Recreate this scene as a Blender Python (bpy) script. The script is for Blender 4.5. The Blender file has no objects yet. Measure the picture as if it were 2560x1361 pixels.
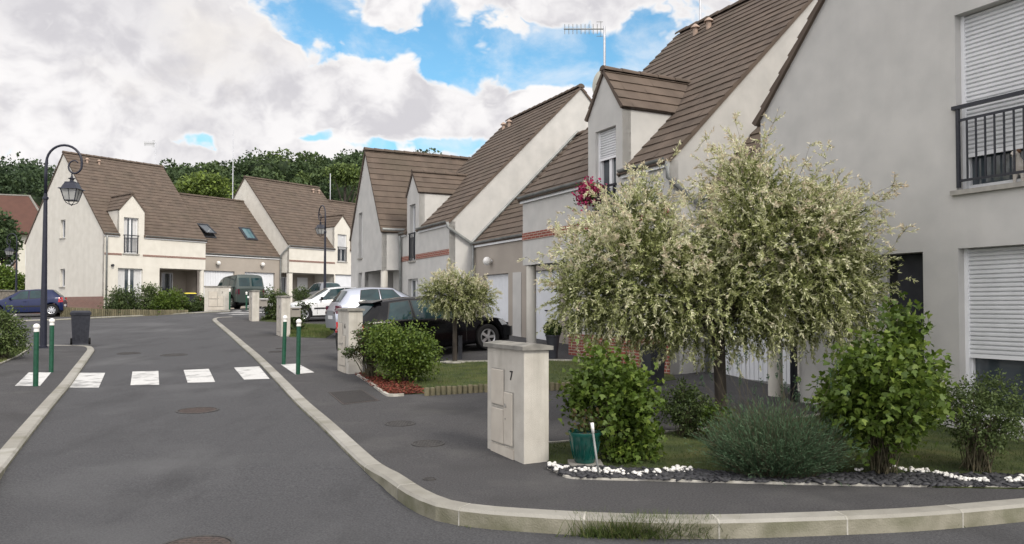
import bpy, bmesh, math, random
import numpy as np
from mathutils import Vector, Matrix
from mathutils.geometry import tessellate_polygon
R=math.radians; rnd=random.Random(7); nr=np.random.default_rng(11)
sc=bpy.context.scene; COL=sc.collection
# ------------------------------------------------------------ camera
F=1950.; PIT=R(1.5); SH=84.5-F*math.tan(PIT); EYE=1.6
cd=bpy.data.cameras.new('camera'); cam=bpy.data.objects.new('camera',cd); COL.objects.link(cam)
cd.sensor_width=36; cd.lens=36*F/2560; cd.clip_start=.05; cd.clip_end=3000
cam.location=(0,0,EYE); cam.rotation_euler=(math.pi/2+PIT,0,0); cd.shift_y=SH/2560; sc.camera=cam
def ray(px,py):
    u=(px-1280)/F; v=(680.5+SH-py)/F
    return (u, math.cos(PIT)-v*math.sin(PIT), math.sin(PIT)+v*math.cos(PIT))
def sm(t): t=min(1,max(0,t)); return t*t*(3-2*t)
ZY=[-80,8,18,23,33,42,50,75,400]; ZZ=[0,0,.28,.47,.95,1.52,1.55,1.7,1.9]
def g(x,y):
    z=float(np.interp(y,ZY,ZZ))
    z-=.42*sm((-x-13)/8)*sm((y-30)/8)
    b=.893*x+.449*y
    z+=.17*sm((b-5.5)/3)*sm((y-13)/4)*(1-sm((y-24)/8))
    return z
def at(px,py,Y):
    d=ray(px,py); k=Y/d[1]; return Vector((d[0]*k,Y,EYE+d[2]*k))
def gp(px,py,off=0.):
    d=ray(px,py); t0=1.; t=1.
    while t<400:
        if EYE+d[2]*t < g(d[0]*t,d[1]*t)+off: break
        t0=t; t*=1.01
    for _ in range(30):
        m=(t0+t)/2
        if EYE+d[2]*m < g(d[0]*m,d[1]*m)+off: t=m
        else: t0=m
    return (d[0]*t,d[1]*t)
def s_at(px,py): return F/gp(px,py)[1]      # pixels per metre there
# ------------------------------------------------------------ materials
def lin(c): return tuple((x/12.92 if x<=.04045 else ((x+.055)/1.055)**2.4) for x in [v/255 for v in c])+(1,)
MAT={}
def pm(name,c1,c2=None,scale=6.,rough=.8,bump=0.,bscale=80.,tint=None,metal=0.,spec=.4,detail=5,c3=None,s3=.4,a3=.5,coat=0.,transl=0.,lo=.35,hi=.65,stretch=None,c4=None,st4=(1.6,1.6,.12),a4=.4,s4=1.6):
    m=bpy.data.materials.new(name); m.use_nodes=True; n=m.node_tree.nodes; l=m.node_tree.links
    p=n['Principled BSDF']; p.inputs['Roughness'].default_value=rough; p.inputs['Metallic'].default_value=metal
    p.inputs['Specular IOR Level'].default_value=spec; p.inputs['Coat Weight'].default_value=coat; p.inputs['Coat Roughness'].default_value=.12
    tc=n.new('ShaderNodeTexCoord'); co=tc.outputs['Object']
    if stretch:
        mp=n.new('ShaderNodeMapping'); mp.inputs['Scale'].default_value=stretch; l.new(co,mp.inputs[0]); co=mp.outputs[0]
    def noise(s,d=5):
        t=n.new('ShaderNodeTexNoise'); t.inputs['Scale'].default_value=s; t.inputs['Detail'].default_value=d; l.new(co,t.inputs['Vector']); return t.outputs['Fac']
    def mapr(x,a,b,c=0.,d=1.):
        t=n.new('ShaderNodeMapRange'); l.new(x,t.inputs[0]); 
        for i,v in enumerate((a,b,c,d)): t.inputs[i+1].default_value=v
        return t.outputs[0]
    def mix(f,a,b,bt='MIX'):
        t=n.new('ShaderNodeMix'); t.data_type='RGBA'; t.blend_type=bt
        if isinstance(f,float): t.inputs[0].default_value=f
        else: l.new(f,t.inputs[0])
        for i,v in ((6,a),(7,b)):
            if isinstance(v,tuple): t.inputs[i].default_value=v
            else: l.new(v,t.inputs[i])
        return t.outputs[2]
    col=c1 if c2 is None else mix(mapr(noise(scale,detail),lo,hi),c1,c2)
    if tint:
        a=n.new('ShaderNodeAttribute'); a.attribute_name='tint'
        cr=n.new('ShaderNodeValToRGB'); e=cr.color_ramp.elements
        e[0].position=0; e[0].color=tint[0]; e[1].position=1; e[1].color=tint[-1]
        for i,c in enumerate(tint[1:-1]): x=e.new((i+1)/(len(tint)-1)); x.color=c
        l.new(a.outputs['Fac'],cr.inputs[0]); col=cr.outputs[0]
        if c2 is not None: col=mix(.35,col,mix(mapr(noise(scale,detail),lo,hi),c1,c2),'MIX')
    if c3 is not None: 
        f=mapr(noise(s3,6),.52,.72,0,a3); col=mix(f,col,c3)
    if c4 is not None:
        mp4=n.new('ShaderNodeMapping'); mp4.inputs['Scale'].default_value=st4; l.new(co,mp4.inputs[0])
        t4=n.new('ShaderNodeTexNoise'); t4.inputs['Scale'].default_value=s4; t4.inputs['Detail'].default_value=7; t4.inputs['Roughness'].default_value=.65; l.new(mp4.outputs[0],t4.inputs['Vector'])
        col=mix(mapr(t4.outputs['Fac'],.50,.74,0,a4),col,c4)
    if isinstance(col,tuple): p.inputs['Base Color'].default_value=col
    else: l.new(col,p.inputs['Base Color'])
    if bump:
        b=n.new('ShaderNodeBump'); b.inputs['Strength'].default_value=bump; b.inputs['Distance'].default_value=.02
        l.new(noise(bscale,4),b.inputs['Height']); l.new(b.outputs[0],p.inputs['Normal'])
    if transl:
        t=n.new('ShaderNodeBsdfTranslucent'); ms=n.new('ShaderNodeMixShader'); ms.inputs[0].default_value=transl
        if isinstance(col,tuple): t.inputs[0].default_value=col
        else: l.new(col,t.inputs[0])
        l.new(p.outputs[0],ms.inputs[1]); l.new(t.outputs[0],ms.inputs[2]); l.new(ms.outputs[0],n['Material Output'].inputs[0])
    MAT[name]=m; return m
def v(r,gg,b): return (r,gg,b,1)
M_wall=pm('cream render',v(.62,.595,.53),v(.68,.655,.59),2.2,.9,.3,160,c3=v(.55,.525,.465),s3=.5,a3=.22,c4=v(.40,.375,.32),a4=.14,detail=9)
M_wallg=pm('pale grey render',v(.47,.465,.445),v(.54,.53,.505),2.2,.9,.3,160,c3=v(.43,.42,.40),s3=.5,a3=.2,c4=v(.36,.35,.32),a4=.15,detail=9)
M_taupe=pm('taupe render',v(.33,.295,.255),v(.38,.34,.295),1.1,.9,.15,240,c3=v(.28,.25,.22),s3=.4,a3=.4)
M_pil=pm('pillar render',v(.46,.435,.385),v(.54,.515,.46),5.,.9,.5,150,c3=v(.36,.335,.29),s3=1.6,a3=.45,c4=v(.27,.25,.21),a4=.5,s4=3.,detail=9)
M_cap=pm('concrete coping',v(.16,.155,.14),v(.25,.24,.215),7,.9,.3,90)
M_tile=pm('brown roof tile',v(.075,.055,.042),v(.16,.12,.092),2.2,.85,.3,60,tint=[v(.078,.059,.047),v(.094,.071,.056),v(.106,.080,.062),v(.088,.070,.055),v(.122,.092,.070)],c3=v(.075,.062,.042),s3=.8,a3=.45)
M_tiled=pm('old red roof tile',v(.07,.034,.026),v(.11,.052,.038),2.,.9,.3,60,tint=[v(.065,.032,.024),v(.115,.055,.04)])
M_white=pm('white painted wood',v(.72,.73,.74),v(.78,.79,.80),3,.45)
M_garage=pm('white garage door',v(.70,.72,.75),v(.76,.78,.81),2,.4)
M_shut=pm('white roller shutter',v(.60,.61,.62),v(.67,.68,.69),4,.45)
M_zinc=pm('zinc gutter',v(.20,.21,.205),v(.30,.31,.30),4,.55,metal=.3)
M_dark=pm('dark painted steel',v(.018,.02,.028),v(.026,.028,.036),20,.42)
M_lamp=pm('midnight blue cast iron',v(.012,.014,.026),v(.02,.022,.036),15,.4)
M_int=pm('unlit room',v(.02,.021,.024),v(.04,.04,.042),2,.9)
M_curt=pm('net curtain',v(.5,.5,.5),v(.62,.62,.62),9,.9,stretch=(6,6,.4))
M_glass=pm('window glass',v(.035,.045,.055),v(.06,.075,.085),1.2,.05,spec=.9)
M_sky=pm('roof window glass',v(.06,.12,.14),v(.08,.15,.17),3,.04,spec=1.)
M_sill=pm('stone sill',v(.27,.26,.235),v(.36,.345,.31),9,.85)
M_stone=pm('rubble stone',v(.16,.145,.12),v(.30,.27,.23),5,.95,.5,14)
M_green=pm('dark green paint',v(.008,.055,.03),v(.014,.08,.045),20,.35)
M_ball=pm('white plastic',v(.78,.77,.74),v(.72,.71,.67),9,.35)
M_bin=pm('black plastic',v(.016,.018,.026),v(.028,.03,.04),12,.5)
M_yel=pm('yellow plastic',v(.55,.46,.05),None,rough=.5)
M_teal=pm('glazed teal pottery',v(.003,.040,.032),v(.005,.070,.056),6,.2,spec=.7)
M_anth=pm('anthracite planter',v(.022,.024,.03),v(.035,.037,.045),6,.55)
M_logs=pm('weathered log',v(.12,.11,.065),v(.24,.20,.12),9,.9,.4,30,tint=[v(.07,.068,.042),v(.15,.135,.085)])
M_bark=pm('brown bark',v(.028,.024,.020),v(.065,.054,.044),14,.95,.6,40,stretch=(1,1,.25))
M_twig=pm('green brown twig',v(.055,.05,.03),v(.10,.085,.05),20,.9)
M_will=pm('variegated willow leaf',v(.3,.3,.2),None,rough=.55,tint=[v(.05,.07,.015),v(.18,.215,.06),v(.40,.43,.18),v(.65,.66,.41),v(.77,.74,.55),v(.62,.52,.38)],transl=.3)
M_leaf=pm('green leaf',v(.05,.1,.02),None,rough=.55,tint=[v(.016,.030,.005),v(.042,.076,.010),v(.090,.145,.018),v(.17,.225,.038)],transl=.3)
M_leafd=pm('dull green leaf',v(.05,.1,.02),None,rough=.6,tint=[v(.018,.032,.012),v(.04,.065,.02),v(.075,.11,.03),v(.12,.16,.05)],transl=.25)
M_leafr=pm('green and bronze leaf',v(.05,.1,.02),None,rough=.55,tint=[v(.10,.045,.022),v(.055,.07,.02),v(.05,.11,.018),v(.10,.19,.03)],transl=.25)
M_lav=pm('grey green lavender',v(.05,.1,.02),None,rough=.7,tint=[v(.024,.052,.026),v(.055,.105,.050),v(.105,.165,.088)],transl=.15)
M_lawn=pm('mown lawn',v(.030,.045,.012),v(.068,.085,.024),3.5,.95,.6,60,c3=v(.12,.105,.035),s3=1.5,a3=.5)
M_blade=pm('grass blade',v(.04,.08,.01),None,rough=.7,tint=[v(.035,.06,.012),v(.07,.11,.022),v(.13,.15,.045),v(.17,.15,.07)],transl=.2)
M_earth=pm('bare soil',v(.06,.045,.03),v(.11,.085,.06),6,.95,.6,40)
M_slate=pm('slate chipping',v(.022,.023,.027),v(.05,.05,.055),12,.7,tint=[v(.02,.021,.025),v(.06,.06,.066)])
M_peb=pm('white pebble',v(.62,.61,.58),v(.74,.73,.70),12,.7,tint=[v(.5,.49,.46),v(.76,.75,.72)])
M_mulch=pm('red bark mulch',v(.10,.02,.012),None,rough=.9,tint=[v(.07,.015,.01),v(.20,.045,.028),v(.13,.05,.035)])
M_rose=pm('magenta petals',v(.35,.01,.07),None,rough=.6,tint=[v(.16,.006,.05),v(.40,.012,.10),v(.55,.12,.22)],transl=.2)
M_wflo=pm('white petals',v(.7,.7,.66),None,rough=.6,tint=[v(.6,.6,.52),v(.78,.77,.74)],transl=.2)
M_forest=pm('woodland leaf',v(.03,.05,.02),None,rough=.8,tint=[v(.028,.050,.024),v(.046,.076,.030),v(.066,.102,.036),v(.10,.142,.042),v(.17,.235,.04)],transl=.15)  # tints lightened to put distance haze into the leaf colour
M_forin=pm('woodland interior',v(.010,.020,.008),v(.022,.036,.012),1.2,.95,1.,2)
M_terrain=pm('meadow',v(.04,.06,.015),v(.08,.10,.03),.15,.95,.5,3)
M_kerb=pm('concrete kerb',v(.22,.21,.185),v(.33,.32,.285),5.,.9,.4,70,tint=[v(.24,.23,.20),v(.30,.29,.26),v(.38,.37,.34)],c3=v(.13,.125,.075),s3=1.7,a3=.5)
M_moss=pm('kerb face',v(.15,.145,.10),v(.27,.255,.20),4.,.9,.3,70,c3=v(.07,.085,.03),s3=1.8,a3=.6)
M_asph=pm('road asphalt',v(.050,.050,.055),v(.090,.091,.095),55,.9,.8,120,c3=v(.112,.113,.117),s3=.45,a3=.8,detail=12,lo=.36,hi=.64,c4=v(.028,.028,.030),st4=(1.,.35,1.),a4=.55,s4=1.3)
M_asph2=pm('pavement asphalt',v(.046,.045,.048),v(.086,.084,.086),55,.9,.9,120,c3=v(.040,.039,.039),s3=.6,a3=.8,detail=12,lo=.36,hi=.64,c4=v(.12,.118,.114),st4=(1.,1.,1.),a4=.5,s4=1.1)
M_patch=pm('worn iron',v(.042,.041,.041),v(.072,.068,.066),40,.8,.5,60)
M_rust=pm('rusty iron',v(.048,.040,.037),v(.085,.062,.055),30,.85,.5,60)
M_lensr=pm('red lamp lens',v(.35,.01,.015),v(.5,.02,.02),30,.15,coat=.5)
M_lensd=pm('dark red lens',v(.05,.008,.018),v(.10,.015,.03),30,.15,coat=.5)
M_lensw=pm('clear lamp lens',v(.5,.52,.54),v(.3,.32,.34),40,.1,coat=.6)
M_tyre=pm('tyre rubber',v(.012,.012,.013),None,rough=.85)
M_alloy=pm('silver alloy',v(.5,.51,.53),v(.6,.61,.63),9,.3,metal=.7)
M_cg=pm('car glass',v(.005,.018,.021),v(.012,.042,.047),1.6,.06,spec=.5)
M_plast=pm('black trim',v(.014,.014,.015),None,rough=.6)
M_fur=pm('white and tan fur',v(.62,.57,.50),v(.70,.66,.60),30,.9,.5,120)
M_tan=pm('tan fur',v(.16,.085,.045),v(.11,.06,.035),30,.9)
M_nose=pm('dog nose',v(.01,.01,.01),None,rough=.3)
def paint(name,c,metal=.3,rough=.28,coat=.7): return pm(name,c,None,rough=rough,metal=metal,coat=coat,spec=.4)
def brick(name,c1,c2,mort,bw=.22,bh=.065,ms=.008,zoff=0.):
    m=bpy.data.materials.new(name); m.use_nodes=True; n=m.node_tree.nodes; l=m.node_tree.links; p=n['Principled BSDF']
    tc=n.new('ShaderNodeTexCoord'); sp=n.new('ShaderNodeSeparateXYZ'); l.new(tc.outputs['Object'],sp.inputs[0])
    ad=n.new('ShaderNodeMath'); ad.operation='ADD'; l.new(sp.outputs[0],ad.inputs[0]); l.new(sp.outputs[1],ad.inputs[1])
    cb=n.new('ShaderNodeCombineXYZ'); l.new(ad.outputs[0],cb.inputs[0])
    az=n.new('ShaderNodeMath'); az.operation='ADD'; az.inputs[1].default_value=zoff; l.new(sp.outputs[2],az.inputs[0]); l.new(az.outputs[0],cb.inputs[1])
    b=n.new('ShaderNodeTexBrick'); l.new(cb.outputs[0],b.inputs[0]); b.inputs['Scale'].default_value=1
    b.inputs['Color1'].default_value=c1; b.inputs['Color2'].default_value=c2; b.inputs['Mortar'].default_value=mort
    b.inputs['Mortar Size'].default_value=ms; b.inputs['Brick Width'].default_value=bw; b.inputs['Row Height'].default_value=bh
    l.new(b.outputs['Color'],p.inputs['Base Color']); p.inputs['Roughness'].default_value=.9
    bp=n.new('ShaderNodeBump'); bp.inputs['Distance'].default_value=.006; bp.invert=True; l.new(b.outputs['Fac'],bp.inputs['Height']); l.new(bp.outputs[0],p.inputs['Normal'])
    return m
M_brick=brick('red facing brick',v(.20,.052,.036),v(.27,.075,.05),v(.42,.36,.30))
M_brickd=brick('dark facing brick',v(.17,.07,.055),v(.24,.11,.085),v(.36,.31,.26),.22,.065,.010)
M_paint=pm('worn white road paint',v(.50,.50,.49),v(.60,.60,.585),30,.8,.3,150,c3=v(.12,.12,.12),s3=3.8,a3=.8,detail=12)
# ------------------------------------------------------------ objects
def tag(o,label,cat,group=None,kind=None):
    if label: o['label']=label
    if cat: o['category']=cat
    if group: o['group']=group
    if kind: o['kind']=kind
    return o
def thing(name,label,cat,loc,rz=0.,group=None):
    o=bpy.data.objects.new(name,None); COL.objects.link(o); o.location=loc; o.rotation_euler=(0,0,rz); o.empty_display_size=.2
    return tag(o,label,cat,group)
def copytree(o,parent=None):
    c=o.copy(); COL.objects.link(c); c.parent=parent
    for ch in list(o.children): copytree(ch,c)
    return c
class MB:
    def __init__(s,tf=None): s.v=[];s.f=[];s.mi=[];s.t=[];s.ct=0.;s.cm=0;s.tf=tf
    def add(s,vs,fs,m=None,t=None):
        b=len(s.v)
        for p in vs:
            p=tuple(p)
            s.v.append(s.tf(p) if s.tf else p); s.t.append(s.ct if t is None else t)
        for f in fs: s.f.append([b+i for i in f]); s.mi.append(s.cm if m is None else m)
        return s
    def box(s,a,b,m=None,t=None):
        x0,y0,z0=a; x1,y1,z1=b
        return s.add([(x0,y0,z0),(x1,y0,z0),(x1,y1,z0),(x0,y1,z0),(x0,y0,z1),(x1,y0,z1),(x1,y1,z1),(x0,y1,z1)],
            [(0,3,2,1),(4,5,6,7),(0,1,5,4),(1,2,6,5),(2,3,7,6),(3,0,4,7)],m,t)
    def hexa(s,p,m=None,t=None): return s.add(p,[(0,3,2,1),(4,5,6,7),(0,1,5,4),(1,2,6,5),(2,3,7,6),(3,0,4,7)],m,t)
    def cyl(s,p,q,r0,r1=None,n=12,m=None,cap=True):
        r1=r0 if r1 is None else r1; p=Vector(p);q=Vector(q); d=(q-p).normalized()
        a=d.cross(Vector((0,0,1))); a=Vector((1,0,0)) if a.length<1e-4 else a.normalized(); b=d.cross(a)
        vs=[p+(a*math.cos(2*math.pi*i/n)+b*math.sin(2*math.pi*i/n))*r0 for i in range(n)]+[q+(a*math.cos(2*math.pi*i/n)+b*math.sin(2*math.pi*i/n))*r1 for i in range(n)]
        fs=[(i,(i+1)%n,n+(i+1)%n,n+i) for i in range(n)]
        if cap: fs+=[tuple(range(n))[::-1],tuple(range(n,2*n))]
        return s.add(vs,fs,m)
    def tube(s,pts,rs,n=8,m=None,t=None):
        pts=[Vector(p) for p in pts]; 
        if not hasattr(rs,'__len__'): rs=[rs]*len(pts)
        vs=[];fs=[]; pa=None
        for i,p in enumerate(pts):
            d=(pts[min(i+1,len(pts)-1)]-pts[max(i-1,0)]).normalized()
            if pa is None: a=d.cross(Vector((0,0,1))); a=Vector((1,0,0)) if a.length<1e-3 else a.normalized()
            else: a=(pa-d*pa.dot(d)).normalized()
            pa=a; b=d.cross(a)
            vs+=[p+(a*math.cos(2*math.pi*k/n)+b*math.sin(2*math.pi*k/n))*rs[i] for k in range(n)]
        for i in range(len(pts)-1):
            for k in range(n): fs.append((i*n+k,i*n+(k+1)%n,(i+1)*n+(k+1)%n,(i+1)*n+k))
        fs+=[tuple(range(n))[::-1],tuple(range((len(pts)-1)*n,len(pts)*n))]
        return s.add(vs,fs,m,t)
    def lathe(s,prof,c=(0,0,0),n=24,m=None,axis='z'):
        vs=[];fs=[]
        for r,z in prof:
            for k in range(n):
                a=2*math.pi*k/n; x,y=r*math.cos(a),r*math.sin(a)
                p=(x,y,z) if axis=='z' else (x,z,y)
                vs.append((c[0]+p[0],c[1]+p[1],c[2]+p[2]))
        for i in range(len(prof)-1):
            for k in range(n): fs.append((i*n+k,i*n+(k+1)%n,(i+1)*n+(k+1)%n,(i+1)*n+k))
        return s.add(vs,fs,m)
    def poly(s,outl,holes,f3,m=None):
        loops=[outl]+list(holes); tri=tessellate_polygon([[Vector((p[0],p[1],0)) for p in L] for L in loops])
        flat=[p for L in loops for p in L]
        return s.add([f3(p) for p in flat],[tuple(t) for t in tri],m)
    def build(s,name,mats,parent=None,smooth=False,ang=None):
        me=bpy.data.meshes.new(name); me.from_pydata([tuple(p) for p in s.v],[],s.f)
        mats=mats if isinstance(mats,(list,tuple)) else [mats]
        for m in mats: me.materials.append(m)
        me.polygons.foreach_set('material_index',s.mi)
        a=me.attributes.new('tint','FLOAT','POINT'); a.data.foreach_set('value',[float(x) for x in s.t])
        if smooth:
            me.polygons.foreach_set('use_smooth',[True]*len(me.polygons)); 
            if ang: me.set_sharp_from_angle(angle=R(ang))
        me.update(); o=bpy.data.objects.new(name,me); COL.objects.link(o); o.parent=parent
        return o
def npmesh(name,V,Fq,tint,mat,parent=None,smooth=False):
    """V (N,3); Fq (M,k)"""
    me=bpy.data.meshes.new(name); k=Fq.shape[1]
    me.vertices.add(len(V)); me.vertices.foreach_set('co',np.asarray(V,dtype=np.float32).ravel())
    me.loops.add(Fq.size); me.loops.foreach_set('vertex_index',Fq.astype(np.int32).ravel())
    me.polygons.add(len(Fq)); me.polygons.foreach_set('loop_start',np.arange(len(Fq),dtype=np.int32)*k)
    try: me.polygons.foreach_set('loop_total',np.full(len(Fq),k,dtype=np.int32))
    except Exception: pass
    if smooth: me.polygons.foreach_set('use_smooth',np.ones(len(Fq),dtype=bool))
    me.materials.append(mat); me.update(calc_edges=True)
    a=me.attributes.new('tint','FLOAT','POINT'); a.data.foreach_set('value',np.asarray(tint,dtype=np.float32))
    o=bpy.data.objects.new(name,me); COL.objects.link(o); o.parent=parent; return o
# ------------------------------------------------------------ sky
def sky():
    w=bpy.data.worlds.new('World'); sc.world=w; w.use_nodes=True; n=w.node_tree.nodes; l=w.node_tree.links
    bg=n['Background']; bg.inputs[1].default_value=1.
    st=n.new('ShaderNodeTexSky'); st.sky_type='NISHITA'; st.sun_disc=False; st.sun_elevation=SUN_EL; st.sun_rotation=SUN_ROT; st.air_density=1.; st.dust_density=.6; st.ozone_density=2.
    def math_(op,a,b=None,c=None):
        t=n.new('ShaderNodeMath'); t.operation=op
        for i,x in enumerate((a,b,c)):
            if x is None: continue
            if isinstance(x,(int,float)): t.inputs[i].default_value=x
            else: l.new(x,t.inputs[i])
        return t.outputs[0]
    def vm(op,a,b):
        t=n.new('ShaderNodeVectorMath'); t.operation=op
        for i,x in enumerate((a,b)):
            if isinstance(x,tuple): t.inputs[i].default_value=x
            else: l.new(x,t.inputs[i])
        return t
    def mix(f,a,b,bt='MIX'):
        t=n.new('ShaderNodeMix'); t.data_type='RGBA'; t.blend_type=bt
        if isinstance(f,(int,float)): t.inputs[0].default_value=f
        else: l.new(f,t.inputs[0])
        for i,x in ((6,a),(7,b)):
            if isinstance(x,tuple): t.inputs[i].default_value=x
            else: l.new(x,t.inputs[i])
        return t.outputs[2]
    def mr(x,a,b,c=0.,d=1.,sm_=True):
        t=n.new('ShaderNodeMapRange'); t.interpolation_type='SMOOTHSTEP' if sm_ else 'LINEAR'; l.new(x,t.inputs[0])
        for i,q in enumerate((a,b,c,d)): t.inputs[i+1].default_value=q
        return t.outputs[0]
    tc=n.new('ShaderNodeTexCoord'); D=tc.outputs['Generated']
    def fb(off,s,det=9,rough=.56,dist=.0):
        q=vm('MULTIPLY',vm('ADD',D,off).outputs[0],(1,1,1.45)).outputs[0]
        t=n.new('ShaderNodeTexNoise'); t.inputs['Scale'].default_value=s; t.inputs['Detail'].default_value=det; t.inputs['Roughness'].default_value=rough; t.inputs['Distortion'].default_value=dist
        l.new(q,t.inputs['Vector']); return t.outputs['Fac']
    wq=n.new('ShaderNodeTexNoise'); wq.inputs['Scale'].default_value=5.; wq.inputs['Detail'].default_value=4.; l.new(D,wq.inputs['Vector'])
    warp=vm('MULTIPLY',vm('SUBTRACT',wq.outputs['Color'],(.5,.5,.5)).outputs[0],(.10,.10,.10)).outputs[0]
    DW=vm('ADD',D,warp).outputs[0]
    def puff(off,lo=6.):   # cauliflower heads: folded noise in octaves over a broad fbm
        q=vm('MULTIPLY',vm('ADD',DW,off).outputs[0],(1,1,1.35)).outputs[0]; tot=None
        for sc_,am,dt in ((lo,.50,1.),(lo*2.3,.26,1.),(lo*5.3,.17,3.)):
            t=n.new('ShaderNodeTexNoise'); t.inputs['Scale'].default_value=sc_; t.inputs['Detail'].default_value=dt; t.inputs['Roughness'].default_value=.55
            l.new(q,t.inputs['Vector']); e=math_('MULTIPLY',math_('ABSOLUTE',math_('SUBTRACT',math_('MULTIPLY',t.outputs['Fac'],2.),1.)),am*2.2)
            tot=e if tot is None else math_('ADD',tot,e)
        return tot       # 0 .. ~1, rounded tops low in value creases
    # openings of blue between the clouds: (direction, radii, amount)
    bias=None
    for (px,py,rx,ry,k) in BLUES:
        k=k*(1.12 if k>0 else .9); d=Vector(ray(px,py)).normalized(); r=(1950.**2+(px-1280)**2)/1950**2
        q=vm('SUBTRACT',D,tuple(d)).outputs[0]
        q=vm('MULTIPLY',q,(1950/rx,1950/rx,1950/ry)).outputs[0]
        L=n.new('ShaderNodeVectorMath'); L.operation='LENGTH'; l.new(q,L.inputs[0])
        e=mr(L.outputs['Value'],0.,1.75,k,0.)
        bias=e if bias is None else math_('ADD',bias,e)
    base=puff((0,0,0)); up=puff((-.012,.0,.03)); br=fb((0,0,0),2.6,3,.5,0.)
    dens=math_('SUBTRACT',math_('ADD',math_('ADD',math_('MULTIPLY',base,1.35),math_('MULTIPLY',br,.55)),.13),bias)
    mask=mr(dens,.31,.54)
    wisp=mr(math_('SUBTRACT',fb((.3,.1,.2),9.,8,.62,.3),math_('MULTIPLY',bias,.10)),.34,.66,0.,.62)
    # sunlit heads, lilac grey hollows and undersides
    sh=mr(math_('SUBTRACT',base,up),-.32,.24)
    broad=mr(fb((.45,.2,.1),2.4,5,.5),.40,.60)
    lit=mr(dens,.42,.66,1.,.0)
    cg=mix(sh,(.63,.615,.645,1),(.92,.90,.90,1))
    cg=mix(math_('MULTIPLY',broad,.50),cg,(.60,.585,.615,1))
    cg=mix(math_('MULTIPLY',lit,.75),cg,(.97,.95,.93,1))
    warm=mr(fb((.8,.3,.6),3.2,6,.55),.54,.70,0.,.55)
    cg=mix(warm,cg,(.95,.90,.83,1))
    sk=mix(1.,st.outputs[0],(SKYK*1.0,SKYK*1.60,SKYK*1.62,1),'MULTIPLY')
    sp=n.new('ShaderNodeSeparateXYZ'); l.new(D,sp.inputs[0])
    hz=mr(sp.outputs[2],.02,.42,.45,0.)
    sk=mix(hz,sk,(.42,.72,.92,1))
    sk=mix(wisp,sk,(.85,.88,.92,1))
    out=mix(mask,sk,cg)
    dt=n.new('ShaderNodeVectorMath'); dt.operation='DOT_PRODUCT'; l.new(D,dt.inputs[0]); dt.inputs[1].default_value=(.10,-.88,.46)
    glow=mr(dt.outputs['Value'],-.25,.9,1.,GLOW); l.new(out,bg.inputs[0]); l.new(glow,bg.inputs[1])
SUN_EL=R(42); SUN_AZ=Vector((.62,-.78,0)).normalized(); SUN_ROT=math.atan2(SUN_AZ.x,SUN_AZ.y); SKYK=.11; GLOW=2.2
BLUES=[(640,5,60,50,.3),(730,15,110,60,.5),(860,70,120,80,.55),(960,135,150,60,.5),(1150,100,130,90,.5),(1290,150,200,55,.5),(1440,165,170,55,.55),(1560,140,120,70,.45),(1060,20,70,70,.4),(1250,40,90,40,.25),
 (1650,50,80,35,.35),(1130,366,190,24,.5),(930,360,140,18,.36),(800,335,60,22,.28),(480,350,80,22,.40),(40,382,130,22,.2),(1370,60,60,20,.2),
 (920,40,75,32,-.32),(1010,85,50,22,-.2),(1200,135,50,18,-.22),(1360,115,60,14,-.16),(1240,70,60,16,-.15),(250,200,420,200,-.12),(150,60,300,120,-.10),(700,230,330,100,-.14),(1050,290,350,80,-.16),(700,120,120,50,-.1),(1480,20,110,30,-.12)]
sky()
sd=bpy.data.lights.new('sun','SUN'); so=bpy.data.objects.new('sun',sd); COL.objects.link(so); sd.energy=2.3; sd.angle=R(15); sd.color=(1,.93,.82)
sdir=Vector((SUN_AZ.x*math.cos(SUN_EL),SUN_AZ.y*math.cos(SUN_EL),math.sin(SUN_EL))); so.rotation_euler=(-sdir).to_track_quat('-Z','Y').to_euler()
sc.view_settings.view_transform='Standard'; sc.view_settings.look='None'; sc.view_settings.exposure=0.12; sc.view_settings.gamma=1
sc.cycles.max_bounces=6; sc.cycles.diffuse_bounces=3; sc.cycles.glossy_bounces=3; sc.cycles.transparent_max_bounces=6; sc.cycles.use_denoising=True
# ------------------------------------------------------------ ground sheets
def sheet(name,poly,off,mat,step=1.0,kind='structure',skirt=0.,cat=None,label=None,fz=None):
    fz=fz or (lambda x,y:g(x,y))
    bm=bmesh.new(); vs=[bm.verts.new((p[0],p[1],0)) for p in poly]; bm.faces.new(vs)
    xs=[p[0] for p in poly]; ys=[p[1] for p in poly]
    for ax,lo,hi in ((0,min(xs),max(xs)),(1,min(ys),max(ys))):
        c=math.floor(lo/step)*step+step*.37
        while c<hi:
            if c>lo:
                co=(c,0,0) if ax==0 else (0,c,0); no=(1,0,0) if ax==0 else (0,1,0)
                bmesh.ops.bisect_plane(bm,geom=bm.verts[:]+bm.edges[:]+bm.faces[:],plane_co=co,plane_no=no)
            c+=step if abs(c)<40 else step*3
    bmesh.ops.triangulate(bm,faces=bm.faces[:])
    if skirt:
        be=[e for e in bm.edges if e.is_boundary]; r=bmesh.ops.extrude_edge_only(bm,edges=be)
        nv=[e for e in r['geom'] if isinstance(e,bmesh.types.BMVert)]; nvs=set(nv)
    else: nvs=set()
    for w in bm.verts: w.co.z=fz(w.co.x,w.co.y)+off-(skirt if w in nvs else 0)
    bmesh.ops.recalc_face_normals(bm,faces=bm.faces[:])
    me=bpy.data.meshes.new(name); bm.to_mesh(me); bm.free(); me.materials.append(mat)
    o=bpy.data.objects.new(name,me); COL.objects.link(o)
    return tag(o,label,cat,None,kind)
def road_off(y): return -.13+.085*sm((y-7.0)/1.0)
def G(*pts): return [gp(*p) for p in pts]
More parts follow.
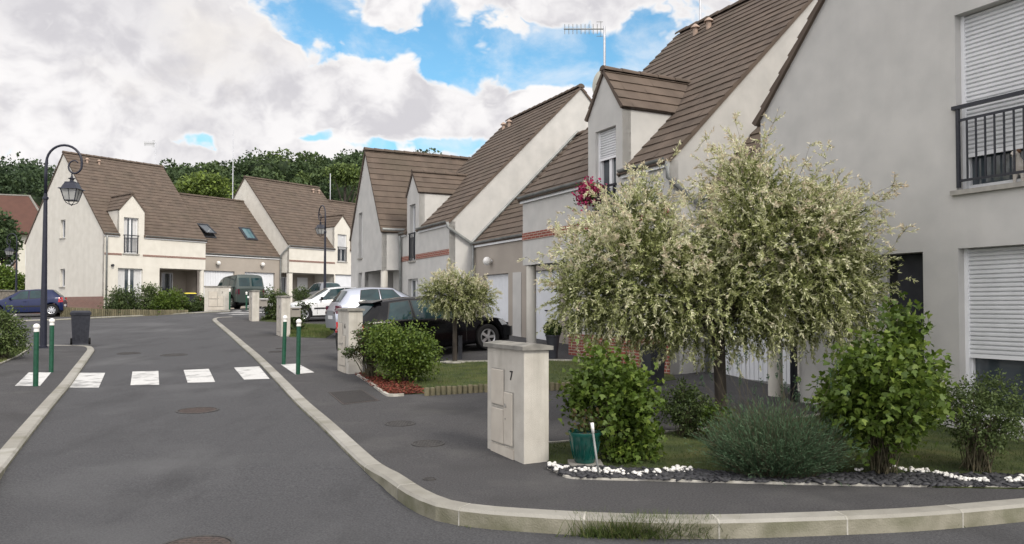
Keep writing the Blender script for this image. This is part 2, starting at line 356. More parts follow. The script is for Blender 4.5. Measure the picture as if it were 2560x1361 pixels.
def arc(pts,n=4):   # Catmull-Rom
    out=[]; P=[Vector(p) for p in pts]
    for i in range(len(P)-1):
        a=P[max(i-1,0)];b=P[i];c=P[i+1];d=P[min(i+2,len(P)-1)]
        for k in range(n):
            t=k/n; out.append(tuple(.5*((2*b)+(-a+c)*t+(2*a-5*b+4*c-d)*t*t+(-a+3*b-3*c+d)*t**3)))
    out.append(tuple(P[-1])); return out
KR=arc(G((2560,1264),(2330,1284),(2100,1295),(1780,1304),(1520,1299),(1300,1287),(1180,1277),(1090,1262),(1017,1231),(955,1189),(900,1156),(800,1059),(740,1004),(690,950),(640,897),(590,852),(556,822),(531,800)))
KR2=arc(G((531,800),(533,796.5),(548,793.8),(580,792.4)),4); KR=KR+KR2[1:]
KR=[(KR[0][0]+6*(KR[0][0]-KR[4][0]),KR[0][1]+6*(KR[0][1]-KR[4][1]))]+KR
KL=arc(G((0,1180),(80,1078),(140,1003),(180,955),(203,922),(222,895),(236,875)))
KLf=arc(G((236,875),(231,867),(205,864),(130,863),(0,862),(-200,862)),3)
dl=(KL[0][0]-KL[3][0],KL[0][1]-KL[3][1]); KL=[(KL[0][0]+4*dl[0],KL[0][1]+4*dl[1])]+KL
KF=arc(G((-250,808),(0,803),(160,798),(300,791),(400,786),(500,781),(575,777)),3)
def inner(pl,w,side):   # offset polyline
    out=[]
    for i,p in enumerate(pl):
        a=Vector(pl[max(i-1,0)]);b=Vector(pl[min(i+1,len(pl)-1)]); d=(b-a).normalized(); out.append((p[0]-d.y*w*side,p[1]+d.x*w*side))
    return out
def kerb(name,label,pl,side,ln=1.0,w=.17,top=.006,depth=.3):
    # resample to short stones
    P=[Vector(p) for p in pl]; acc=[0]
    for i in range(1,len(P)): acc.append(acc[-1]+(P[i]-P[i-1]).length)
    X=[p.x for p in P];Y=[p.y for p in P]; n=max(2,int(acc[-1]/.25)); S=np.linspace(0,acc[-1],n+1)
    xs=np.interp(S,acc,X); ys=np.interp(S,acc,Y); q=list(zip(xs,ys)); qi=inner(q,w,side); qb=inner(q,.025,side)
    mb=MB(); j=0; t=.5
    for i in range(n):
        if i%max(1,int(ln/.25))==0: t=rnd.random()
        e=.006 if (i%max(1,int(ln/.25))==0) else 0
        a,b=Vector(q[i]),Vector(q[i+1]); f=e/max((b-a).length,1e-6)
        def L(p0,p1,k): return (p0[0]+(p1[0]-p0[0])*k,p0[1]+(p1[1]-p0[1])*k)
        ring=[]
        for k in (f,1.):
            o_=L(q[i],q[i+1],k); bb=L(qb[i],qb[i+1],k); ii=L(qi[i],qi[i+1],k); z=g(*o_)+top
            ring+= [(o_[0],o_[1],z-depth),(o_[0],o_[1],z-.022),(bb[0],bb[1],z),(ii[0],ii[1],g(*ii)+top),(ii[0],ii[1],z-depth)]
        mb.add(ring,[(0,1,6,5)],1,t); mb.add(ring,[(1,2,7,6),(2,3,8,7),(3,4,9,8)],0,t)
        if e: mb.add(ring,[(0,1,2,3,4)],0,t)
        # pale mortar at the joint
        if e:
            r2=[]
            for k in (-.0,f+.006/max((b-a).length,1e-6)*1.2):
                o_=L(q[i],q[i+1],k); bb=L(qb[i],qb[i+1],k); ii=L(qi[i],qi[i+1],k); z=g(*o_)+top+.0015
                r2+=[(o_[0]-0,o_[1],z-depth*.5),(o_[0],o_[1],z-.022),(bb[0],bb[1],z),(ii[0],ii[1],g(*ii)+top+.0015)]
            r3=[]
            for p in r2:
                c=Vector((p[0],p[1]))-Vector(qi[i]); c=c.normalized()*.002 if c.length>0 else c; r3.append((p[0]+c.x,p[1]+c.y,p[2]))
            mb.add(r3,[(0,1,5,4),(1,2,6,5),(2,3,7,6)],2,1.)
    o=mb.build(name,[M_kerb,M_moss,M_mort]); return tag(o,label,None,None,'structure')
M_mort=pm('pale mortar',v(.30,.29,.25),v(.50,.48,.43),9,.9)
# far terrain with the wooded hill
def hill(x,y):
    z=g(x,y); r=sm((y-88-.06*x)/150); top=46+4*math.sin(x*.013+1.)+1.5*math.sin(x*.041+.5)+1.*math.sin(x*.09)
    top-=22*sm((-x-52-.30*(y-100))/28)*(1-sm((-x-170)/60))*.55; top-=2.5
    top-=34*sm((x+18+.04*y)/60)
    return z+(top-10)*r
mb=MB(); N=110
xs=[-420+840*i/N for i in range(N+1)]; ys=[-60+(k/N)**1.6*900 for k in range(N+1)]
vs=[(x*(1+max(0,y)/500),y,hill(x*(1+max(0,y)/500),y)-.32 if y<900 else -1) for y in ys for x in xs]
fs=[(j*(N+1)+i,j*(N+1)+i+1,(j+1)*(N+1)+i+1,(j+1)*(N+1)+i) for j in range(N) for i in range(N)]
mb.add(vs,fs); tag(mb.build('ground',M_terrain,None,True),'grassy terrain rising to the wooded hill',None,None,'structure')
# road: one sheet below the pavements
roadP=[(-60,-25),(40,-25),(40,64),(-60,64)]
sheet('road',roadP,0,M_asph,.7,fz=lambda x,y:g(x,y)+road_off(y))
kri=inner(KR,.15,-1)
pavR=[(x,y) for x,y in kri]+[(c[0],c[1]) for c in G((700,790))]+[(30,33),(40,33),(40,-6),(kri[0][0]+20,kri[0][1]-6)]
sheet('pavement_right',pavR,0,M_asph2,.7,skirt=.2)
kli=inner(KL,.15,1); klf=inner(KLf,.15,1)
pavL=kli[:-1]+klf[1:]+[(klf[-1][0]-25,klf[-1][1]),(klf[-1][0]-25,-20),(kli[0][0]-3,-20)]
sheet('pavement_left',pavL,0,M_asph2,.7,skirt=.2)
kfi=inner(KF,.15,1)
pavF=kfi+[(-8,44),(-6,40),(30,40),(30,63),(-58,63),(-58,kfi[0][1])]
sheet('pavement_far',pavF,0,M_asph2,1.,skirt=.2)
kerb('kerb_right','pale concrete kerb curving round the corner on the right',KR,-1)
kerb('kerb_left','pale concrete kerb along the left pavement',KL,1)
kerb('kerb_left_end','kerb closing the end of the left pavement',KLf,1)
kerb('kerb_far','pale kerb in front of the far left house',KF,1,2.)
# ------------------------------------------------------------ markings
def quad_mark(name,c4,z,mat,kind='structure',label=None,cat=None,n=4):
    P=[Vector(p) for p in c4]; mb=MB(); vs=[]
    for j in range(n+1):
        for i in range(n+1):
            a=P[0].lerp(P[1],i/n); b=P[3].lerp(P[2],i/n); p=a.lerp(b,j/n); vs.append((p.x,p.y,z(p.x,p.y)))
    mb.add(vs,[(j*(n+1)+i,j*(n+1)+i+1,(j+1)*(n+1)+i+1,(j+1)*(n+1)+i) for j in range(n) for i in range(n)])
    return tag(mb.build(name,mat),label,cat,None,kind)
zr=lambda x,y:g(x,y)+road_off(y)+.005
zp=lambda x,y:g(x,y)+.005
ro=-.045
for c in ([(172,970),(247,970),(263,933),(196,933)],[(326,964),(398,963),(396,928),(331,930)],[(469,958),(538,956),(522,923),(459,926)],[(610,950),(674,948),(648,917),(585,920)]):
    quad_mark('crossing_stripe',[gp(a,b,ro) for a,b in c],zr,M_paint)
for c in ([(37,966),(100,966),(128,932),(72,932)],[(738,937),(786,932),(745,910),(702,912)]):
    quad_mark('tactile_paving',[gp(*p) for p in c],zp,M_paint)
for x0,x1,yy in ((508,600,779.5),(540,700,783.),(568,640,786.5),(610,690,776)):
    quad_mark('crossing_stripe',[gp(a,b,ro) for a,b in ((x0,yy+1.6),(x1,yy-.6),(x1+6,yy-2.),(x0+14,yy))],zr,M_paint)
# ------------------------------------------------------------ manholes
def manhole(px,py,r,label,mat,off,sq=False,group=None):
    c=gp(px,py,road_off(gp(px,py)[1]) if off else 0); z0=g(*c)+(road_off(c[1]) if off else 0); sl=(g(c[0],c[1]+.5)-g(c[0],c[1]-.5))
    o=thing('manhole_cover',label,'manhole cover',(c[0],c[1],z0),0,group); o.rotation_euler=(math.atan(sl),0,0)
    mb=MB(); mb.lathe([(0,.006),(r*.86,.006)],n=40)
    rg=MB(); rg.lathe([(r*.89,-.01),(r*.89,.010),(r,.010),(r,-.01)],n=40); rg.build('frame_ring',M_patch,o)
    for i in range(-4,5):
        for j in range(-4,5):
            x,y=i*r*.17,j*r*.17
            if x*x+y*y<(r*.78)**2: mb.box((x-r*.06,y-r*.02,.006),(x+r*.06,y+r*.02,.009))
    mb.build('lid',mat,o)
manhole(494,1027,.30,'rusty round manhole cover in the road just past the crossing, the reddest','' or M_rust,1)
manhole(1000,1060,.20,'small dark round cover in the drive, the farther of the two left of the pillar',M_patch,0)
manhole(1070,1110,.19,'small dark round cover in the pavement, the nearer of the two left of the pillar',M_patch,0)
manhole(1073,1199,.06,'tiny round valve cover in the pavement near the kerb bend',M_patch,0)
manhole(435,888,.33,'flat grey round manhole cover in the road beyond the crossing, right one',M_patch,1)
manhole(322,884,.30,'flat grey round manhole cover in the road beyond the crossing, near the bin',M_patch,1)
manhole(490,1368,.27,'round manhole cover cut off by the bottom edge of the photo',M_rust,1)
manhole(690,880,.20,'dark round cover in the pavement behind the right pair of bollards',M_patch,0)
manhole(700,872,.12,'little dark cover just beyond the one behind the right bollards',M_patch,0)
manhole(735,835+3,.15,'small cover in the pavement near the third gate pillar',M_patch,0)
# square grating
gq=G((822,982),(905,975),(948,1002),(858,1012))
c=Vector(((sum(p[0] for p in gq)/4),(sum(p[1] for p in gq)/4)))
o=thing('drain_grating','brown ridged rectangular grating set in the pavement beside the red mulch','grating',(c.x,c.y,g(*c)))
mb=MB(); 
def bil(a,b): 
    p=Vector(gq[0]).lerp(Vector(gq[1]),a).lerp(Vector(gq[3]).lerp(Vector(gq[2]),a),b); return (p.x-c.x,p.y-c.y)
def zc(p): return g(p[0]+c.x,p[1]+c.y)-g(*c)
def bar(a0,b0,a1,b1,h,mb):
    q=[bil(a0,b0),bil(a1,b0),bil(a1,b1),bil(a0,b1)]; mb.hexa([(p[0],p[1],zc(p)-.01) for p in q]+[(p[0],p[1],zc(p)+h) for p in q])
bar(0,0,1,1,.003,mb); mb.build('base_plate',M_rust,o)
mb=MB(); 
for i in range(18): bar(.04+i*.052,.03,.04+i*.052+.026,.97,.012,mb)
mb.build('grate',M_patch,o)
mb=MB(); bar(-.02,-.03,1.02,.0,.006,mb); bar(-.02,1.,1.02,1.02,.006,mb); bar(-.02,0,0,1,.006,mb); bar(1,0,1.02,1,.006,mb); mb.build('frame',M_patch,o)
# ------------------------------------------------------------ houses
class House:
    """local axes: x along the facade, y = sg * depth inward, z up"""
    def __init__(s,name,label,o,e,inw,z0,wall,group=None,cat='house'):
        s.e=Vector((e[0],e[1],0)).normalized(); left=Vector((-s.e.y,s.e.x,0)); s.sg=1 if left.dot(Vector((inw[0],inw[1],0)))>0 else -1
        s.root=thing(name,label,cat,(o[0],o[1],z0),math.atan2(s.e.y,s.e.x),group); s.wm=wall; s.tf=lambda p:(p[0],s.sg*p[1],p[2]); s.O=Vector((o[0],o[1],z0))
    def mb(s): return MB(s.tf)
    def facing(s,mb,o3,du,dn,outl,holes,m=0,thick=.25,rev=.2,skip=()):
        """wall plane: o3 + du*a + z*b ; dn = inward. reveals for holes"""
        o3=Vector(o3);du=Vector(du);dn=Vector(dn);Z=Vector((0,0,1)); f3=lambda p:o3+du*p[0]+Z*p[1]
        mb.poly(outl,holes,f3,m)
        for L in holes:
            k=len(L)
            for i in range(k):
                a,b=f3(L[i]),f3(L[(i+1)%k]); mb.add([a,b,b+dn*rev,a+dn*rev],[(0,1,2,3)],m)
        if thick:
            k=len(outl)
            for i in range(k):
                if i in skip: continue
                a,b=f3(outl[i]),f3(outl[(i+1)%k]); mb.add([a,b,b+dn*thick,a+dn*thick],[(0,1,2,3)],m)
    def roof(s,name,o3,du,dv,L,S,dn=None,course=.30,tw=.30,excl=(),parent=None,mat=None,verge=True):
        o3=Vector(o3);du=Vector(du).normalized();dv=Vector(dv).normalized(); nn=du.cross(dv)
        if nn.z<0: nn=-nn
        mb=s.mb(); n=int(math.ceil(S/course-.05))
        for i in range(n):
            v0=i*course; v1=min(v0+course*1.0,S); 
            if v1-v0<.03: continue
            # intervals
            iv=[(0,L)]
            for (a,b,vm) in excl:
                if (v0+v1)/2<vm: iv=[q for (x,y) in iv for q in ((x,min(y,a)),(max(x,b),y)) if q[1]-q[0]>.02]
            for (x,y) in iv:
                nt=max(1,round((y-x)/tw)); w=(y-x)/nt
                for k in range(nt):
                    a=x+k*w; b=a+w; lift=.026+rnd.uniform(-.004,.006); lift2=.004
                    t=min(1,max(0,rnd.gauss(.5,.2)))
                    o_=o3+du*a+dv*v0; p_=o3+du*b+dv*v0; q_=o3+du*b+dv*v1; r_=o3+du*a+dv*v1
                    mid=o3+du*((a+b)/2)+dv*v0; midt=o3+du*((a+b)/2)+dv*v1
                    e2=lift+.003
                    vs=[o_+nn*lift,mid+nn*e2,p_+nn*lift,q_+nn*lift2,midt+nn*(lift2+.002),r_+nn*lift2, o_+nn*-.005,mid+nn*-.005,p_+nn*-.005]
                    mb.add(vs,[(0,1,4,5),(1,2,3,4),(6,7,1,0),(7,8,2,1)],0,t)
                # verge sides
                for xx in (x,y):
                    o_=o3+du*xx+dv*v0; r_=o3+du*xx+dv*v1
                    mb.add([o_-nn*.06,o_+nn*.04,r_+nn*.01,r_-nn*.06],[(0,1,2,3)],0,.3)
        for (x,y) in ([(0,L)] if not excl else []):
            a=o3+du*x;b=o3+du*y; mb.add([a-nn*.05,b-nn*.05,b+dv*S-nn*.05,a+dv*S-nn*.05],[(0,1,2,3)],0,.3)
        return mb.build(name,mat or M_tile,parent or s.root)
    def ridge(s,a,b,parent=None,r=.13,mat=None):
        a=Vector(a);b=Vector(b);d=(b-a);L=d.length;d.normalize(); side=d.cross(Vector((0,0,1))).normalized(); n=max(1,int(L/.42)); mb=s.mb()
        for i in range(n):
            p=a+d*(L*i/n); q=a+d*(L*(i+1)/n+.03); t=rnd.random()*.6+.1; vs=[]
            for (c,rr) in ((p,r*1.12),(q,r*.9)):
                for k in range(7):
                    an=math.pi*(k/6)*1.1-.05*math.pi; vs.append(c+side*math.cos(an)*rr+Vector((0,0,1))*(math.sin(an)*rr*.8-.03))
            mb.add(vs,[(k,k+1,8+k,7+k) for k in range(6)]+[(0,1,2,3,4,5,6)],0,t)
        return mb.build('ridge_tiles',mat or M_tile,parent or s.root)
    def gutter(s,x0,x1,w,z,name='gutter'):
        mb=s.mb(); n=6
        for (a,b) in ((x0,x1),):
            vs=[]
            for x in (a,b):
                for k in range(n+1):
                    an=math.pi*k/n; vs.append((x,w-.07+math.cos(an)*.065,z-math.sin(an)*.065))
            mb.add(vs,[(k,k+1,n+2+k,n+1+k) for k in range(n)])
        ob=mb.build(name,M_zinc,s.root)
        mb=s.mb(); mb.box((x0,w+.005,z-.17),(x1,w-.035,z-.055)); mb.build('fascia',M_white,s.root)
        return ob
    def pipe(s,pts,r=.045,name='downpipe',mat=None):
        mb=s.mb(); mb.tube(pts,r,10); 
        return mb.build(name,mat or M_zinc,s.root,True)
    def window(s,x0,x1,z0,z1,o3=(0,0,0),du=(1,0,0),dn=(0,1,0),rev=.2,kind='casement',shut=0.,rail=False,sill=True,curtain=False,name='window',deep=False):
        """openings in a wall plane; z relative"""
        o3=Vector(o3);du=Vector(du);dn=Vector(dn);Z=Vector((0,0,1))
        P=lambda a,w,z:o3+du*a+dn*w+Z*z
        def bx(mb,a0,a1,w0,w1,c0,c1,m=None,t=None): mb.hexa([P(a0,w0,c0),P(a1,w0,c0),P(a1,w1,c0),P(a0,w1,c0),P(a0,w0,c1),P(a1,w0,c1),P(a1,w1,c1),P(a0,w1,c1)],m,t)
        r=rev; f=.055; mb=s.mb()
        bx(mb,x0,x0+f,r-.06,r+.02,z0,z1); bx(mb,x1-f,x1,r-.06,r+.02,z0,z1); bx(mb,x0+f,x1-f,r-.06,r+.02,z1-f,z1); bx(mb,x0+f,x1-f,r-.06,r+.02,z0,z0+f*1.3)
        nl=2 if (x1-x0)>.75 and kind!='door' else 1
        if nl==2: bx(mb,(x0+x1)/2-.05,(x0+x1)/2+.05,r-.065,r+.02,z0+f,z1-f)
        win=mb.build(name,M_white,s.root)
        g_=s.mb(); bx(g_,x0+f,x1-f,r-.01,r+.0,z0+f,z1-f); g_.build('pane',M_glass,win)
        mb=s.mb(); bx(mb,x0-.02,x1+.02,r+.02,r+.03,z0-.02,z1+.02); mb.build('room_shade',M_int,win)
        if curtain:
            mb=s.mb(); w=(x1-x0)
            for (a,b) in ((x0+f,x0+w*.33),(x1-w*.30,x1-f)): bx(mb,a,b,r-.018,r-.012,z0+f,z1-f)
            mb.build('curtain',M_curt,win)
        if shut>0:
            mb=s.mb(); zz=z1; bot=z1-(z1-z0)*shut; h=.055
            while zz-h>bot-1e-6:
                a,b=zz-h,zz
                mb.add([P(x0+.03,r-.075,b),P(x1-.03,r-.075,b),P(x1-.03,r-.100,b-h*.3),P(x0+.03,r-.100,b-h*.3),P(x1-.03,r-.100,b-h*.75),P(x0+.03,r-.100,b-h*.75),P(x1-.03,r-.075,a),P(x0+.03,r-.075,a)],[(0,1,2,3),(3,2,4,5),(5,4,6,7)])
                zz-=h
            sh=mb.build('roller_shutter',M_shut,win,True,40)
            mb=s.mb(); bx(mb,x0+.03,x1-.03,r-.105,r-.07,zz-.05,zz); mb.build('bottom_bar',M_white,sh)
            mb=s.mb(); bx(mb,x0,x0+.045,r-.12,r-.06,z0,z1); mb.build('guide_rail',M_white,sh)
            mb=s.mb(); bx(mb,x1-.045,x1,r-.12,r-.06,z0,z1); mb.build('guide_rail',M_white,sh)
        if sill:
            mb=s.mb(); bx(mb,x0-.06,x1+.06,-.055,r-.06,z0-.06,z0); mb.build('sill',M_sill,win)
        if rail:
            mb=s.mb(); zt=z0+1.02; zl=z0+.1
            bx(mb,x0-.03,x1+.03,-.05,-.0,zt,zt+.045); bx(mb,x0+.02,x1-.02,-.035,-.01,zt-.16,zt-.13); bx(mb,x0+.02,x1-.02,-.035,-.01,zl,zl+.03)
            bx(mb,x0+.02,x0+.06,-.042,-.005,z0+.03,zt); bx(mb,x1-.06,x1-.02,-.042,-.005,z0+.03,zt)
            n=max(3,int((x1-x0)/.115)); 
            for i in range(1,n): a=x0+.04+(x1-x0-.08)*i/n; bx(mb,a-.009,a+.009,-.031,-.013,zl,zt-.13)
            mb.build('railing',M_dark,win)
        return win
    def garage(s,x0,x1,z1,w,rev=.15):
        mb=s.mb(); n=int((x1-x0)/.11)
        for i in range(n):
            a=x0+(x1-x0)*i/n; b=x0+(x1-x0)*(i+1)/n-.012; mb.box((a,w+rev-.02,.02),(b,w+rev+.01,z1-.02))
        d=mb.build('garage_door',M_garage,s.root)
        mb=s.mb(); mb.box((x0-.01,w+rev+.005,0),(x1+.01,w+rev+.03,z1)); mb.build('door_backing',M_shut,d)
        mb=s.mb(); mb.box((x0,w+rev-.05,.03),(x1,w+rev-.02,.09)); mb.build('weather_bar',M_zinc,d)
        mb=s.mb(); mb.box(((x0+x1)/2-.06,w+rev-.06,.95),((x0+x1)/2+.06,w+rev-.02,.985)); mb.build('handle',M_dark,d)
        return d
    def globe(s,x,w,z):
        mb=s.mb(); mb.lathe([(.0,-.14),(.07,-.125),(.12,-.07),(.14,0),(.12,.07),(.07,.125),(0,.14)],(x,w-.17,z),20); gl=mb.build('wall_globe_lamp',M_ball,s.root,True)
        mb=s.mb(); mb.cyl((x,w,z),(x,w-.1,z),.05); mb.build('bracket',M_white,gl)
    def antenna(s,x,w,z,h,yagi=True,ang=2.6,sc_=1.,zh=.25):
        mb=s.mb(); mb.cyl((x,w,z-zh),(x,w,z+h),.032,n=8); a=mb.build('aerial_mast',M_alloy,s.root)
        if yagi:
            mb=s.mb(); d=Vector((math.cos(ang),math.sin(ang),0)); p=Vector((x,w,z+h-.08)); sd=Vector((0,0,1))
            mb.cyl(p,p+d*1.25*sc_,.018,n=6)
            for k in range(9): q=p+d*(.22+k*.125)*sc_; mb.cyl(q-sd*.14,q+sd*.14,.010,n=5)
            for zz in (-.2,.2): q=p+d*.1; mb.cyl(q+sd*zz-d*.06,q+sd*zz+d*.12,.008,n=5)
            q=p+d*.1; mb.cyl(q-sd*.22,q+sd*.22,.008,n=5)
            mb.build('aerial_array',M_zinc,a)
    def body(s,L,depth,zg,ez,pitch,dorm,wm=None,near_w=None,ov=None,holes=(),gab_h=(),roofL=None,rear=True,zbot=-1.):
        """main block 0..L; facade at w=0; eave ez; dormer=(x0,x1,ze,za,wz0,wz1)"""
        wm=wm or s.wm; half=depth/2; rz=ez+half*pitch; mb=s.mb()
        dx0,dx1,de,da,wx0,wx1,wz0,wz1=dorm
        # facade with the dormer front in the same plane
        outl=[]; lo=0.
        if ov: # overhang porch ov=(x0,x1,z)
            a,b,zo=ov
            if a<=.01: outl=[(0,zo),(b,zo),(b,zbot),(L,zbot)]
            else: outl=[(0,zbot),(a,zbot),(a,zo),(L,zo)]
        else: outl=[(0,zbot),(L,zbot)]
        outl+=[(L,ez),(dx1,ez),(dx1,de),((dx0+dx1)/2,da),(dx0,de),(dx0,ez),(0,ez)]
        H=[[(wx0,wz0),(wx0,wz1),(wx1,wz1),(wx1,wz0)]]+[[(a,c),(a,d),(b,d),(b,c)] for (a,b,c,d) in holes]
        s.facing(mb,(0,0,0),(1,0,0),(0,1,0),outl,H,0,.22)
        # gables
        gz=zbot
        for x,dn in ((0,1),(L,-1)):
            o=[(0,gz),(depth,gz),(depth,ez),(half,rz),(0,ez)]; hs=[]
            if ov and ((x==0 and ov[0]<=.01) or (x==L and ov[1]>=L-.01)):
                o=[(0,ov[2]),(OVD,ov[2]),(OVD,gz),(depth,gz),(depth,ez),(half,rz),(0,ez)]
            if x==0: hs=[[(a,c),(a,d),(b,d),(b,c)] for (a,b,c,d) in gab_h]
            s.facing(mb,(x,0,0),(0,1,0),(dn,0,0),o,hs,0,0 if not ov else .0,.2)
        mb.add([(0,depth,gz),(L,depth,gz),(L,depth,ez),(0,depth,ez)],[(0,1,2,3)],0)
        if ov:  # porch box: back wall, side walls, ceiling
            a,b,zo=ov; 
            mb.add([(a,OVD,gz),(b,OVD,gz),(b,OVD,zo),(a,OVD,zo)],[(0,1,2,3)],1)
            mb.add([(a,.0,zo),(b,.0,zo),(b,OVD,zo),(a,OVD,zo)],[(0,1,2,3)],0)
            xx=b if a<=.01 else a; mb.add([(xx,0,gz),(xx,OVD,gz),(xx,OVD,zo),(xx,0,zo)],[(0,1,2,3)],0)
        # dormer cheeks
        wb=(de-ez)/pitch
        for x in (dx0,dx1): mb.add([(x,0,ez-.3),(x,0,de),(x,wb,de),(x,0,ez)],[(0,1,2,3)],0); 
        s.wall=mb.build('wall',[wm,M_taupe],s.root)
        # roofs
        sl=math.hypot(half+.12,(half+.12)*pitch)
        vx=(de-ez)/pitch*math.hypot(1,pitch)*.98
        dv=Vector((0,1,pitch)); s.roofo=s.roof('roof',(-.05,-.12,ez-.12*pitch+.03),(1,0,0),dv,L+.1,sl,excl=[(dx0+.05+.02,dx1+.05-.02,vx)])
        if rear: s.roof('rear_roof',(-.05,depth+.12,ez-.12*pitch+.03),(1,0,0),(0,-1,pitch),L+.1,sl,course=.6,tw=1.2)
        s.ridge((-.06,half,rz+.05),(L+.06,half,rz+.05))
        # dormer roof
        mid=(dx0+dx1)/2; hw=(dx1-dx0)/2; dp=(da-de)/hw; back=(da-ez)/pitch
        dn=math.hypot(hw+.06,(hw+.06)*dp)
        for sgn,x in ((1,dx0-.06),(-1,dx1+.06)):
            r=s.roof('dormer_roof',(x,-.05,de-.06*dp+.03),(0,1,0),(sgn,0,dp),back+.02,dn,course=.28,parent=s.root)
        s.ridge((mid,-.06,da+.045),(mid,back-.0,da+.045),r=.10)
        s.half=half; s.rz=rz; s.pitch=pitch; s.ez=ez
        return s
    def link(s,x0,x1,w,depth,ez,pitch,wm,doors,dh,zbot=-1.,near=True):
        half=depth/2; rz=ez+half*pitch; mb=s.mb()
        H=[[(a,0.0),(a,dh),(b,dh),(b,0.0)] for a,b in doors]
        outl=[(x0,zbot),(x1,zbot),(x1,ez),(x0,ez)]
        s.facing(mb,(0,w,0),(1,0,0),(0,1,0),outl,H,0,.2,.17)
        for x in (x0,x1): mb.add([(x,w,zbot),(x,w+depth,zbot),(x,w+depth,ez),(x,w+half,rz),(x,w,ez)],[(0,1,2,3,4)],0)
        mb.build('garage_wall',wm,s.root)
        sl=math.hypot(half+.1,(half+.1)*pitch)
        r=s.roof('garage_roof',(x0,w-.1,ez-.1*pitch+.03),(1,0,0),(0,1,pitch),x1-x0,sl)
        s.roof('rear_garage_roof',(x0,w+depth+.1,ez-.1*pitch+.03),(1,0,0),(0,-1,pitch),x1-x0,sl,course=.6,tw=1.2)
        s.ridge((x0,w+half,rz+.05),(x1,w+half,rz+.05))
        for a,b in doors: s.garage(a,b,dh,w)
        return rz
    def band(s,x0,x1,z0,z1,mat=None):
        mb=s.mb(); mb.box((x0,-.022,z0),(x1,.0-.001,z1)); return mb.build('brick_band',mat or M_brick,s.root)
    def flash(s,x,w0,z0,w1,z1):
        mb=s.mb(); a=Vector((x,w0,z0)); b=Vector((x,w1,z1)); mb.tube([a,b],.045,6); mb.build('lead_flashing',M_zinc,s.root)
    def vents(s,x,dx=.55,w=None):
        for k in range(2):
            w_=s.half-.55; z=s.rz-.55*s.pitch+.06; X=x+k*dx
            mb=s.mb(); mb.cyl((X,w_,z-.1),(X,w_-.0,z+.16),.07,n=12); mb.cyl((X,w_,z+.16),(X,w_,z+.2),.13,.11,n=12); mb.cyl((X,w_,z+.2),(X,w_,z+.27),.11,.03,n=12)
            mb.build('roof_vent',M_vent,s.root)
M_vent=pm('terracotta vent',v(.30,.22,.17),v(.40,.30,.24),8,.8)
OVD=2.2
def skylight(h,x,w0,ww,hh,ez,wl,pitch,open_=False):
    """on a link roof: x along, distance up slope"""
    d=Vector((0,1,pitch)).normalized(); nn=Vector((0,-pitch,1)).normalized(); o=Vector((x,wl,ez))+d*w0+nn*.05; du=Vector((1,0,0))
    def bx(mb,a0,a1,b0,b1,c0,c1,tilt=0.):
        P=lambda a,b,c:o+du*a+d*b+nn*(c+tilt*(hh-b)/hh)
        mb.hexa([P(a0,b0,c0),P(a1,b0,c0),P(a1,b1,c0),P(a0,b1,c0),P(a0,b0,c1),P(a1,b0,c1),P(a1,b1,c1),P(a0,b1,c1)])
    mb=h.mb(); f=.07
    bx(mb,-.08,0,-.08,hh+.08,-.02,.05); bx(mb,ww,ww+.08,-.08,hh+.08,-.02,.05); bx(mb,0,ww,-.08,0,-.02,.05); bx(mb,0,ww,hh,hh+.08,-.02,.05)
    w_=mb.build('skylight',M_anth,h.root)
    t=.28 if open_ else 0.
    mb=h.mb(); bx(mb,f*.5,ww-f*.5,f*.5,hh-f*.5,.03,.045,t); mb.build('pane',M_sky if not open_ else M_glass,w_)
    mb=h.mb(); bx(mb,0,f,0,hh,.02,.07,t); bx(mb,ww-f,ww,0,hh,.02,.07,t); bx(mb,f,ww-f,0,f,.02,.07,t); bx(mb,f,ww-f,hh-f,hh,.02,.07,t); mb.build('sash',M_anth,w_)
    mb=h.mb(); bx(mb,.02,ww-.02,.02,hh-.02,-.01,.0); mb.build('opening_shade',M_int,w_)
U1=(-.449,.893);U2=(.893,.449)
def SW(a,b): return (U1[0]*a+U2[0]*b, U1[1]*a+U2[1]*b)
# ---- House with the flowered dormer (second on the right) a 12..18.1, facade b 9.42, level .45
Z2=.45
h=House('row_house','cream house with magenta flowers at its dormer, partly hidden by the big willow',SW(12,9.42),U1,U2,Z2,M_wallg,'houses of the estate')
E2=4.42-Z2
h.body(6.1,10.4,0,E2,.99,(1.56,2.90,5.84-Z2,6.75-Z2,1.80,2.60,3.15-Z2,5.46-Z2),ov=(3.75,6.1,2.65-Z2),holes=[(1.3,2.7,.9,2.2)])
h.window(1.80,2.60,3.15-Z2,5.46-Z2,rail=True,shut=.28)
h.window(1.3,2.7,.9,2.2,shut=.3)
h.gutter(-.05,1.54,-.03,E2+.02); h.gutter(2.92,6.15,-.03,E2+.02)
h.band(.0,1.75,3.30-Z2,3.49-Z2); h.band(2.75,6.1,3.30-Z2,3.49-Z2)
mb=h.mb(); mb.box((0,-.02,-.5),(1.2,-.001,.5)); mb.box((2.8,-.02,-.5),(3.748,-.001,.5)); mb.box((1.2,-.02,-.5),(2.8,-.001,.5)); mb.build('brick_plinth',M_brick,h.root)
mb=h.mb(); mb.cyl((5.93,.16,-.5),(5.93,.16,2.21),.13,n=24); mb.build('column',M_wall,h.root,True,40)
